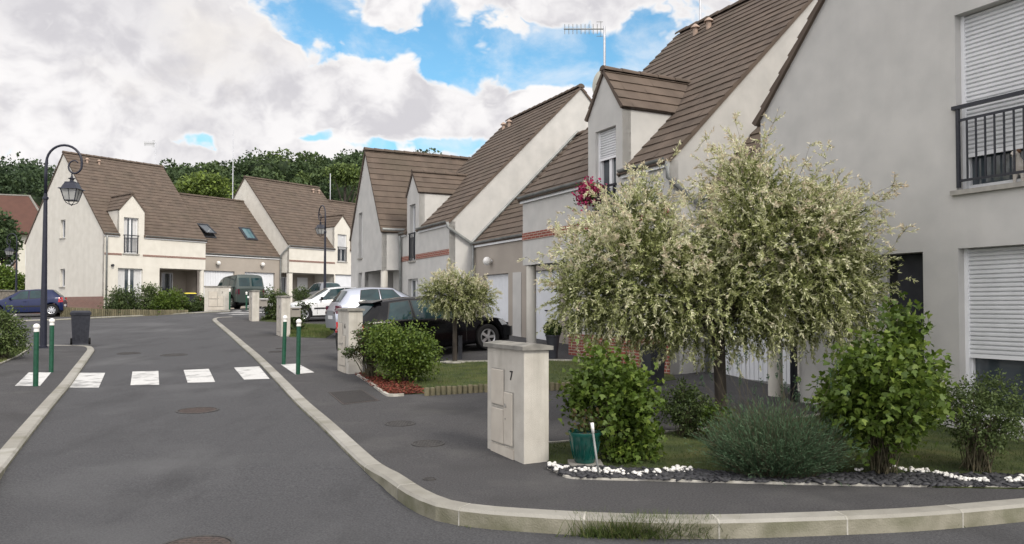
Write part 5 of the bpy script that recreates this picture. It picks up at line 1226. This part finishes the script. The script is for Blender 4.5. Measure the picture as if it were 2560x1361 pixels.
for (seg,n,wd) in (([(1372,1170),(1400,1183),(1470,1188),(1530,1192),(1600,1197)],70,.05),([(1590,1199),(1640,1192),(1700,1186),(1720,1184)],50,.045),([(2140,1187),(2250,1186),(2310,1189),(2360,1200),(2410,1211),(2460,1214)],90,.05),([(2520,1216),(2600,1213)],26,.05)):
    P=[Vector(gp(*q)) for q in seg]
    for _ in range(n):
        i=rnd.randrange(len(P)-1); q=P[i].lerp(P[i+1],rnd.random()); wp.append((q.x+rnd.gauss(0,wd*.6),q.y+rnd.gauss(0,wd)))
stones('white_pebbles',wp,.008,.022,M_peb,.75,'white pebbles strewn along the slate bed','pebbles',.045,2)
def edging(name,label,pts,h,w,mat,cat='edging',seg=False,zf=None,tt=.5):
    P=arc([gp(*p) if len(p)==2 and p[0]>60 else p for p in pts],4) if not seg else [gp(*p) for p in pts]; mb=MB(); q=P; qi=inner(P,w,1)
    for i in range(len(P)-1):
        v=[]
        for (a,b) in ((q[i],qi[i]),(q[i+1],qi[i+1])): v+=[(a[0],a[1],g(*a)-.03),(b[0],b[1],g(*b)-.03),(b[0],b[1],g(*b)+h),(a[0],a[1],g(*a)+h)]
        mb.add(v,[(0,3,7,4),(3,2,6,7),(2,1,5,6)],0,tt)
    return tag(mb.build(name,mat),label,cat)
edging('lawn_edging','thin pale concrete edging in front of the slate bed',front,.022,.03,M_mort)
edging('lawn_edging','thin pale concrete edging between the near lawn and the drive',[(1372,1112),(1436,1107),(1650,1086),(1782,1074),(1900,1059),(2050,1040)],.03,.03,M_mort)
def blades(name,label,poly,n,h,mat,w=.004,cat='grass',z=.01,tb=.45,spread=.5,par=None):
    pts=np.array(scatter(poly,n)); pos=np.stack([pts[:,0],pts[:,1],np.array([g(a,b)+z for a,b in pts])],1); d=nr.normal(size=(n,3))*spread; d[:,2]=1
    sel=np.sin(pos[:,0]*2.1+np.cos(pos[:,1]*1.7)*2)*.12+np.sin(pos[:,0]*7+pos[:,1]*5)*.06
    return tag(leaves(name,pos,d,nr.uniform(.5,1.3,n)*h,w,tb+sel+nr.normal(size=n)*.15,mat,par),label,cat,None,'stuff')
blades('grass_blades','dark grass blades of the near lawn',lawn1,26000,.035,M_blade,tb=.22)
# tufts at the near kerb
def tuft(px,py,n,h,w_,label,off=0,sd=.03):
    x,y=gp(px,py,-.12); pos=np.stack([x+nr.normal(size=n)*w_,y-.0+-np.abs(nr.normal(size=n))*sd+.01,np.full(n,g(x,y)-.135)],1); d=nr.normal(size=(n,3))*.38; d[:,2]=1
    P=shoots(pos,d,nr.uniform(.5,1.2,n)*h,nr.uniform(.2,1.4,n),4,.08); pp=P.reshape(-1,4,3)
    V=np.zeros((n,4,2,3)); s=nr.normal(size=(n,1,3)); s[:,:,2]=0; s/=np.linalg.norm(s,axis=2,keepdims=True); wv=np.array([.0028,.0024,.0016,.0003])[None,:,None]
    V[:,:,0]=pp-s*wv; V[:,:,1]=pp+s*wv; idx=np.arange(n*8).reshape(n,4,2); Fq=np.stack([idx[:,:-1,0],idx[:,:-1,1],idx[:,1:,1],idx[:,1:,0]],-1).reshape(-1,4)
    tag(npmesh('grass_tuft',V.reshape(-1,3),Fq,np.repeat(np.clip(nr.normal(.35,.25,n),0,1),8),M_blade),label,'grass',None,'stuff')
tuft(1620,1338,3000,.19,.22,'long grass tuft growing at the foot of the near kerb'); tuft(1740,1338,500,.15,.06,'small grass tuft at the kerb, just right of the long one'); tuft(1460,1322,400,.17,.05,'thin grass at the kerb, left of the long tuft'); tuft(2320,1312,260,.07,.10,'low weeds at the kerb near the right edge'); tuft(2170,1325,120,.05,.07,'sparse weeds at the kerb, right of the long tuft')
tuft(1180,1312,60,.04,.05,'tiny weeds in the kerb bend')
# planter with box ball, tall dark planter
def planter(label,px,py,h,r0,r1,ball=True,sq_=False,Y=None):
    x,y=gp(px,py); o=thing('tall_planter',label,'planter',(x,y,g(x,y)),.46 if sq_ else 0)
    mb=MB()
    if sq_: mb.hexa([(-r0,-r0,0),(r0,-r0,0),(r0,r0,0),(-r0,r0,0),(-r1,-r1,h),(r1,-r1,h),(r1,r1,h),(-r1,r1,h)]); mb.build('planter_body',M_anth,o)
    else: mb.lathe([(0,0),(r0,0),(r0*1.02,h*.3),(r1*.92,h*.93),(r1,h*.94),(r1,h),(r1*.85,h),(r1*.85,h*.93),(0,h*.93)],n=28); mb.build('planter_body',M_anth,o,True,40)
    if ball:
        n=2600; u=unit(n); c=np.array([0,0,h+.13]); rr=nr.uniform(.8,1.04,n); leaves('box_ball',c+u*rr[:,None]*.19,u+nr.normal(size=(n,3))*.5,.03,.02,nr.uniform(0,.45,n),M_leaf,o,OVAL)
        mb=MB(); mb.lathe([(.16*math.cos(t),h+.13+.16*math.sin(t)) for t in np.linspace(-1.4,1.5,9)],n=16); mb.build('box_core',M_forin,o)
planter('tall dark planter with a clipped box ball, by the white ribbed door',1382,896,.52,.11,.17)
planter('tall anthracite planter without a ball, against the brick plinth behind the willow',1632,963,.72,.13,.17,False,True)
# middle garden
edl=[(890,936),(958,986),(975,991),(1060,987),(1205,978),(1430,972),(1560,968)]
lawn2=G((905,934),(958,984),(975,988),(1060,985),(1205,976),(1430,970),(1560,966),(1690,950),(1660,912),(1430,905),(1190,906),(1060,908),(960,912))
sheet('lawn',lawn2,.012,M_lawn,.6,kind='stuff',label='lawn of the middle garden under the little willow',cat='lawn',skirt=.05)
blades('grass_blades','grass blades of the middle garden',lawn2,16000,.05,M_blade,.006,tb=.5)
mul=G((888,938),(958,985),(975,989),(1060,985),(1050,972),(985,950),(930,938))
sheet('mulch_bed',mul,.018,M_mulch,.6)
pts=np.array(scatter(mul,2600)); pos=np.stack([pts[:,0],pts[:,1],np.array([g(a,b)+.02+abs(rnd.gauss(0,.02)) for a,b in pts])],1); d=nr.normal(size=(2600,3)); d[:,2]*=.35
tag(leaves('bark_chips',pos,d,nr.uniform(.03,.075,2600),.022,nr.random(2600),M_mulch,None,DIA,2.),'red bark chips of the mulch bed','mulch',None,'stuff')
edging('lawn_edging','pale concrete edging along the mulch bed',[(890,939),(925,962),(958,987),(975,992),(1010,991)],.04,.05,M_mort)
edging('lawn_edging','pale edging between the middle lawn and the car space',[(1430,904),(1300,904),(1190,906),(1060,909)],.04,.04,M_mort)
def logs(name,label,pl,h,r,z=None):
    P=[Vector(gp(*p)) for p in pl]; acc=[0]
    for i in range(1,len(P)): acc.append(acc[-1]+(P[i]-P[i-1]).length)
    n=int(acc[-1]/(2*r*1.03)); mb=MB()
    for k in range(n):
        s_=acc[-1]*(k+.5)/n; x=float(np.interp(s_,acc,[p.x for p in P]));y=float(np.interp(s_,acc,[p.y for p in P])); hh=h(s_/acc[-1]) if callable(h) else h; z0=g(x,y) if z is None else z(x,y); mb.ct=rnd.random()
        mb.lathe([(r*.98,-.1),(r,hh-.01),(r*.85,hh+rnd.uniform(-.01,.012)),(0,hh+.005)],(x,y,z0),9)
    return tag(mb.build(name,M_logs,None,True,40),label,'log edging',None,'thing')
logs('log_edging','low edging of upright weathered logs in front of the middle lawn',[(1060,990),(1205,981),(1430,975),(1560,971)],.13,.045)
shrub('bushy light green shrub above the red mulch, right of the second pillar',1010,958,[(1010,868,72,50,.6),(965,855,50,40,.5),(1060,882,34,34,.35),(1010,920,60,30,.5)],760,12,.055,.036,M_leaf,tb=.56,jit=1.1)
shrub('rose bush with bronze leaves and a few pale blooms, against the second pillar',925,948,[(925,838,34,28,.3),(898,876,26,12,.25),(950,880,24,20,.3),(925,870,20,40,.2),(875,884,14,7,.1)],360,10,.055,.032,M_leafr,tb=.30,flowers=9)
# little willow's ring and post
x,y=gp(1150,900); o=thing('tree_post','square dark post standing just behind the thin trunk of the little willow','post',(x,y+.1,g(x,y))); mb=MB(); mb.box((-.045,-.045,-.05),(.045,.045,.55)); mb.build('timber',M_anth,o); 
x,y=gp(1137,908); o=thing('tree_ring','pale concrete ring round the foot of the little willow','tree ring',(x,y,g(x,y))); mb=MB(); mb.lathe([(.20,.01),(.20,.04),(.26,.04),(.26,.01)],n=30); mb.build('ring',M_mort,o)
# third and fourth gardens
l3=G((724,843),(815,846),(835,832),(822,815),(735,812),(712,822)); sheet('lawn',l3,.012,M_lawn,.6,kind='stuff',label='small lawn between the third pillar and the silver car',cat='lawn',skirt=.03); blades('grass_blades','long grass by the third pillar',l3,6000,.10,M_blade,.012,tb=.5)
l4=G((648,803),(690,806),(700,797),(655,794)); sheet('lawn',l4,.012,M_lawn,.6,kind='stuff',label='strip of lawn behind the fourth pillar',cat='lawn',skirt=.03)
shrub('loose shrub with white flowers between the third and fourth pillars',675,800,[(678,765,20,32,.4),(672,738,16,18,.3),(684,790,20,14,.4),(690,748,14,16,.3)],260,9,.08,.06,M_leafd,tb=.55,flowers=42)
shrub('green shrub climbing over the top of the third pillar',705,800,[(700,745,18,12,.3),(688,790,16,30,.35),(668,832,14,10,.2),(688,828,20,16,.3)],240,10,.07,.05,M_leafd,tb=.5)
shrub('dark shrub behind the grey mailbox of the third pillar',735,828,[(742,800,18,28,.3),(760,760,18,6,.2),(738,820,20,12,.3)],170,9,.07,.05,M_leafd,tb=.35)
shrub('small green shrub beside the grey hatchback',748,775,[(748,742,14,22,.4),(762,735,10,12,.3)],120,9,.09,.06,M_leafd,tb=.45)
# garden of the end-on house: raised bed behind a palisade
ZG=1.42
KFg=G((150,789),(250,789),(330,787),(400,784),(470,780),(515,776.5))
gard=KFg+[AW(5.9,-.3),AW(3.1,-.05),AW(0,-.02),AW(-.05,5.),AW(-.05,8.)]
sheet('garden_bed',gard,0,M_earth,1.,fz=lambda x,y:max(ZG-.12,g(x,y)+.01),skirt=.5)
logs('palisade_edging','long palisade of thin weathered posts below the end-on house',[(150,791),(250,791),(330,789),(400,786),(470,782)],lambda t:.50-.36*t,.05)
Yg=42.4
shrub('large dark conifer-like shrub under the ground floor window of the end-on house',308,772,[(310,740,34,34,.9),(300,760,30,15,.8)],520,12,.14,.05,M_leafd,Y=Yg,tb=.40,name='garden_shrub')
shrub('tall thin shrub, middle one of the row before the end-on house',372,772,[(372,725,16,28,.5),(365,755,26,20,.7),(385,735,12,22,.4)],300,11,.13,.06,M_leafd,Y=Yg,tb=.52)
shrub('rounded light green shrub, right one of the row before the end-on house',428,772,[(428,745,36,26,.9),(405,752,20,20,.6)],460,12,.13,.06,M_leaf,Y=Yg,tb=.50)
shrub('low olive shrub by the yellow-lidded bin',478,772,[(478,762,22,12,.5),(500,762,14,14,.4)],200,11,.12,.06,M_leafd,Y=43.,tb=.45)
shrub('small rose shrub at the left side of the wide meter pillar',503,770,[(505,755,14,16,.4),(500,742,8,12,.3)],150,9,.11,.06,M_leafd,Y=43.6,tb=.5,flowers=10,fm=M_rose)
p=[]; 
for (a,b) in ((420,777),(440,776),(455,775),(470,775),(485,774),(500,774),(512,774)):
    x,y=gp(a,b); p+=[(x+rnd.gauss(0,.3),y+rnd.gauss(0,.12)) for _ in range(14)]
stones('pale_stones',p,.05,.10,M_peb,.6,'pale stones edging the far bed','stones',.0,1)
# left edge shrub and grass
l5=G((-150,945),(-60,925),(0,912),(45,893),(72,876),(66,869),(20,868),(-150,868)); sheet('lawn',l5,.012,M_lawn,.6,kind='stuff',label='patch of rough grass at the left edge',cat='lawn',skirt=.03); blades('grass_blades','rough grass at the left edge',l5,7000,.07,M_blade,.008,tb=.45)
edging('lawn_edging','pale thin edging round the grass patch at the left edge',[(72,876),(45,893),(0,912),(-20,922)][::-1],.03,.04,M_mort,seg=True)
shrub('airy green shrub at the left edge in front of the blue car',5,900,[(0,835,50,40,.6),(-15,800,40,30,.5),(30,850,28,30,.4),(-60,840,50,50,.6)],620,10,.075,.04,M_leafd,tb=.62,flowers=14)
# magenta flowers in a window box on the dormer railing
c=SW(14.25,9.3); o=thing('flower_box','window box of magenta flowers hung on the dormer railing of the house behind the willow','flower box',(c[0],c[1],3.95),math.atan2(U1[1],U1[0]))
mb=MB(); mb.box((-.38,.04,-.08),(.38,.20,.08)); mb.build('trough',M_anth,o)
n=900; pos=nr.normal(size=(n,3))*np.array([.18,.10,.12])+np.array([.14,.18,.10]); leaves('flowers',pos,unit(n),.06,.06,nr.random(n),M_rose,o,OVAL); n=500; pos=nr.normal(size=(n,3))*np.array([.22,.10,.12])+np.array([.1,.14,.08]); leaves('leaves',pos,unit(n),.06,.03,nr.uniform(.1,.6,n),M_leaf,o,OVAL)
# ------------------------------------------------------------ dog in the first floor window
def skinmesh(name,verts,edges,radii,mat,parent,sub=2):
    me=bpy.data.meshes.new(name); me.from_pydata(verts,edges,[]); ob=bpy.data.objects.new(name,me); COL.objects.link(ob); m=ob.modifiers.new('s','SKIN'); me.skin_vertices or None
    if not me.skin_vertices: bpy.context.view_layer.update()
    for i,r in enumerate(radii): me.skin_vertices[0].data[i].radius=(r,r) if not isinstance(r,tuple) else r
    me.skin_vertices[0].data[0].use_root=True
    s=ob.modifiers.new('u','SUBSURF'); s.levels=sub; s.render_levels=sub
    dg=bpy.context.evaluated_depsgraph_get(); m2=bpy.data.meshes.new_from_object(ob.evaluated_get(dg)); bpy.data.objects.remove(ob)
    m2.materials.clear(); m2.materials.append(mat); m2.polygons.foreach_set('use_smooth',[True]*len(m2.polygons)); o=bpy.data.objects.new(name,m2); COL.objects.link(o); o.parent=parent; return o
def dog():
    c=SW(5.57,9.42+.12); o=thing('dog','small white dog with tan ears leaning out between the railing bars of the upper window','dog',(c[0],c[1],3.05),math.atan2(-U2[1],-U2[0]))
    # local x = towards the street, z up, y sideways
    V=[(-.28,0,.16),(-.16,0,.20),(-.06,0,.23),(.0,.01,.285),(.03,.015,.34),(.055,.02,.385),(.085,.02,.375),(.125,.022,.352),(.15,.023,.342),
       (-.04,.045,.13),(-.03,.05,.03),(-.01,.05,.0),(-.04,-.045,.13),(-.03,-.05,.03),(-.01,-.05,.0),
       (-.30,.06,.08),(-.25,.065,.0),(-.30,-.06,.08),(-.25,-.065,.0),(-.36,0,.22),(-.40,0,.30)]
    E_=[(0,1),(1,2),(2,3),(3,4),(4,5),(5,6),(6,7),(7,8),(2,9),(9,10),(10,11),(2,12),(12,13),(13,14),(0,15),(15,16),(0,17),(17,18),(0,19),(19,20)]
    Rr=[.075,.078,.07,.048,.045,.052,.042,.024,.017,.03,.017,.016,.03,.017,.016,.04,.018,.04,.018,.012,.008]
    b=skinmesh('body',V,E_,Rr,M_fur,o)
    for sg in (-1,1):
        mb=MB(); bx,by,bz=.045,.02+sg*.038,.415
        mb.add([(bx-.012,by-sg*.008,bz),(bx+.02,by,bz+.004),(bx+.028,by+sg*.022,bz-.035),(bx-.002,by+sg*.026,bz-.03),(bx-.016,by+sg*.012,bz-.01),(bx+.004,by+sg*.010,bz+.014)],[(0,1,5),(1,2,3,4),(0,1,4),(4,3,0),(0,5,1)]); mb.build('ear',M_tan,o,True)
        mb=MB(); mb.lathe([(0,-.0085),(.006,-.006),(.0085,0),(.006,.006),(0,.0085)],(.092,.02+sg*.024,.395),10); mb.build('eye',M_nose,o,True)
    mb=MB(); mb.lathe([(0,-.011),(.009,-.008),(.013,0),(.009,.008),(0,.011)],(.163,.0235,.348),12); mb.build('nose',M_nose,o,True)
    mb=MB(); 
    for (x_,y_,z_,r) in ((.052,.052,.40,.030),): mb.lathe([(r*math.cos(t),r*math.sin(t)) for t in np.linspace(-1.5,1.57,7)],(x_,y_,z_),12)
    mb.build('eye_patch',M_tan,o,True)
dog(); [setattr(q_,'scale',(.95,.95,.95)) for q_ in bpy.data.objects if q_.name=='dog']
# ------------------------------------------------------------ old house, wall and trees at the far left
zo=1.0
x0=at(12,700,78); o=thing('old_house','old house with red brick quoins and a hipped red roof, at the left edge','house',(x0.x,x0.y,zo),.35)
def hx(mb,a,b,m=0): mb.box(a,b,m)
mb=MB(); mb.box((-6,0,-1),(3.4,8,8.2)); mb.build('wall',M_wall,o)
mb=MB(); 
for x in (-3.1,-.6,.9,3.05): 
    for k in range(16): w=.34 if k%2 else .24; mb.box((x-w/2,-.04,k*.5),(x+w/2,-.002,k*.5+.5))
mb.build('brick_quoins',M_brickq,o) if 'M_brickq' in globals() else mb.build('brick_quoins',M_brickd,o)
for x in (-2.4,.1,1.75):
    for z in (1.2,4.6):
        mb=MB(); mb.box((x,-.03,z),(x+.75,-.01,z+1.7)); w_=mb.build('window',M_white,o); mb=MB(); mb.box((x+.08,-.05,z+.08),(x+.67,-.032,z+1.62)); mb.build('pane',M_glass,w_)
mb=MB(); a,b,c_,d_=(-6.8,-.9,7.9),(4.3,-.9,7.9),(4.3,8.9,7.9),(-6.8,8.9,7.9); r1,r2=(-3.2,4,12.2),(1.2,4,12.2)
mb.add([a,b,r2,r1],[(0,1,2,3)],0,.5); mb.add([b,c_,r2],[(0,1,2)],0,.3); mb.add([c_,d_,r1,r2],[(0,1,2,3)],0,.3); mb.add([d_,a,r1],[(0,1,2)],0,.3); mb.box((-6.7,-.8,7.78),(4.2,8.8,7.89)); rf=mb.build('roof',M_tiled,o)
mb=MB(); mb.tube([b,r2,r1],.12,6); mb.tube([a,r1],.12,6); mb.build('ridge_tiles',M_cap,rf)
a=Vector((at(-60,700,57).x,57));b=Vector((at(64,700,62).x,62)); zz=g(a.x,a.y)
o=thing('stone_wall','grey stone wall with a coping at the left edge behind the blue car','wall',(a.x,a.y,zz),math.atan2((b-a).y,(b-a).x)); Lw=(b-a).length
mb=MB(); mb.box((0,0,-.5),(Lw,.35,1.55)); mb.build('masonry',M_stone,o); mb=MB(); mb.box((-.05,-.05,1.552),(Lw+.05,.40,1.66)); mb.build('coping',M_cap,o)
shrub('bright green rounded bush behind the stone wall at the left edge',35,730,[(38,668,30,24,1.2),(10,655,22,30,1.)],420,10,.22,.16,M_leaf,Y=66.,tb=.55)
# ------------------------------------------------------------ trees on the hill
def crown_arr(c,r,n,leaf,seed,tb):
    """clumpy crown: leaves on several sub-lobes"""
    k=max(6,int(n/48)); u=unit(k); sub=c+u*r*nr.uniform(.35,.72,k)[:,None]*np.array([1,1,.8]); rs=r*nr.uniform(.30,.50,k)
    kk=nr.integers(0,k,n); v=unit(n); v[:,2]=np.where(nr.random(n)<.72,np.abs(v[:,2]),v[:,2]); pos=sub[kk]+v*(rs[kk]*nr.uniform(.75,1.08,n))[:,None]
    ti=tb+nr.normal(size=n)*.10+nr.uniform(-.07,.07,k)[kk]; d=v+nr.normal(size=(n,3))*.8
    return pos,d,np.full(n,leaf)*nr.uniform(.6,1.3,n),ti
POS=[];DD=[];LL=[];TT=[]; cores=[]
def addtree(x,y,r,h,n,leaf,tb):
    z=hill(x,y)+h; p,d,l,t=crown_arr(np.array([x,y,z]),r,n,leaf,0,tb); POS.append(p);DD.append(d);LL.append(l);TT.append(t); cores.append((x,y,z-.8,r*.60))
rows=0
for yy,sp,rr in ((112,7,3.8),(128,7.5,4.2),(144,8,4.4),(160,8,4.5),(176,8.5,4.6),(192,8.5,4.8),(208,9,5.),(224,9,5.2),(240,9,5.4),(256,9,5.6)):
    xl=-.76*yy; xr=-.06*yy; x=xl
    while x<xr:
        jx=x+rnd.uniform(-2,2); jy=yy+rnd.uniform(-6,6); r=rr*rnd.uniform(.75,1.25); tb=min(.75,max(.05,rnd.gauss(.34,.09)))
        if rnd.random()<.07: tb=.66
        addtree(jx,jy,r,5.5+rnd.uniform(-1.,1.2),1000,.56+.001*yy,tb); x+=sp*rnd.uniform(.8,1.2)
for (px_,py_,Y_,r,tb) in ((-20,490,100,6.,.2),(45,488,104,5.5,.24),(100,480,112,5.,.25),(20,468,118,5.,.22),(70,470,122,5,.25),(-30,465,118,6,.2),(130,462,130,5,.25),(60,500,98,4.5,.3),(10,510,98,4.5,.35)):
    q=at(px_,py_,Y_); p,d,l,t=crown_arr(np.array([q.x,q.y,q.z]),r,1500,.42,0,tb*.6); POS.append(p);DD.append(d);LL.append(l);TT.append(t); cores.append((q.x,q.y,q.z-1,r*.55)); cores.append((q.x,q.y,q.z-7,r*.6))
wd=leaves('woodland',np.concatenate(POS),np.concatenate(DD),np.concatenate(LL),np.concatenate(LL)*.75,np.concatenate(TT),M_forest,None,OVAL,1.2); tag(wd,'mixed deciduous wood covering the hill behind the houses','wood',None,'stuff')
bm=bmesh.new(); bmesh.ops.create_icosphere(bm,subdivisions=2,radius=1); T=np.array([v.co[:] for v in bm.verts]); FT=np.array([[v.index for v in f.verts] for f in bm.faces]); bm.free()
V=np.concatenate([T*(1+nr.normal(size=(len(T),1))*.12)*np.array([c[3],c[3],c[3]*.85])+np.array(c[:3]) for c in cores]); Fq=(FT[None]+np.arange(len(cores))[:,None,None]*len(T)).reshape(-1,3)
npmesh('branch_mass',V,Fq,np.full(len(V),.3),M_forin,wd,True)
def bigtree(label,px,py,Y,rx,rz,mat,tb,n=5200,leaf=.34,name='tree'):
    q=at(px,py,Y); zg=hill(q.x,q.y); o=thing(name,label,'tree',(q.x,q.y,zg),0); H_=q.z-zg
    mb=MB(); mb.tube([(0,0,-.3),(.1,0,H_*.35),(0,.1,H_*.7),(.1,0,H_)],[.35,.28,.2,.1],10)
    for k in range(9): a=k*2.4; mb.tube([(0,0,H_*(.35+.05*k)),(math.cos(a)*rx*.4,math.sin(a)*rx*.4,H_*(.5+.05*k)),(math.cos(a)*rx*.75,math.sin(a)*rx*.75,H_*(.62+.05*k))],[.14,.1,.04],6)
    mb.build('trunk',M_bark,o,True)
    p,d,l,t=crown_arr(np.zeros(3),1.,n,leaf,0,tb); p=p*np.array([rx,rx,rz])+np.array([0,0,H_]); leaves('crown',p,d,l,l*.75,t,mat,o,OVAL,1.)
bigtree('rounded bright yellow green tree above the link garage roof, before the dark wood',512,474,84,3.0,2.0,M_forest,.86)
bigtree('pale yellowish tree behind the far aerial, at the right end of the wood',862,440,100,2.6,1.9,M_forest,.72,3800)
bigtree('dark bushy tree beside the old brick house at the left edge',8,610,72,1.6,3.2,M_forest,.30,2600,.3)
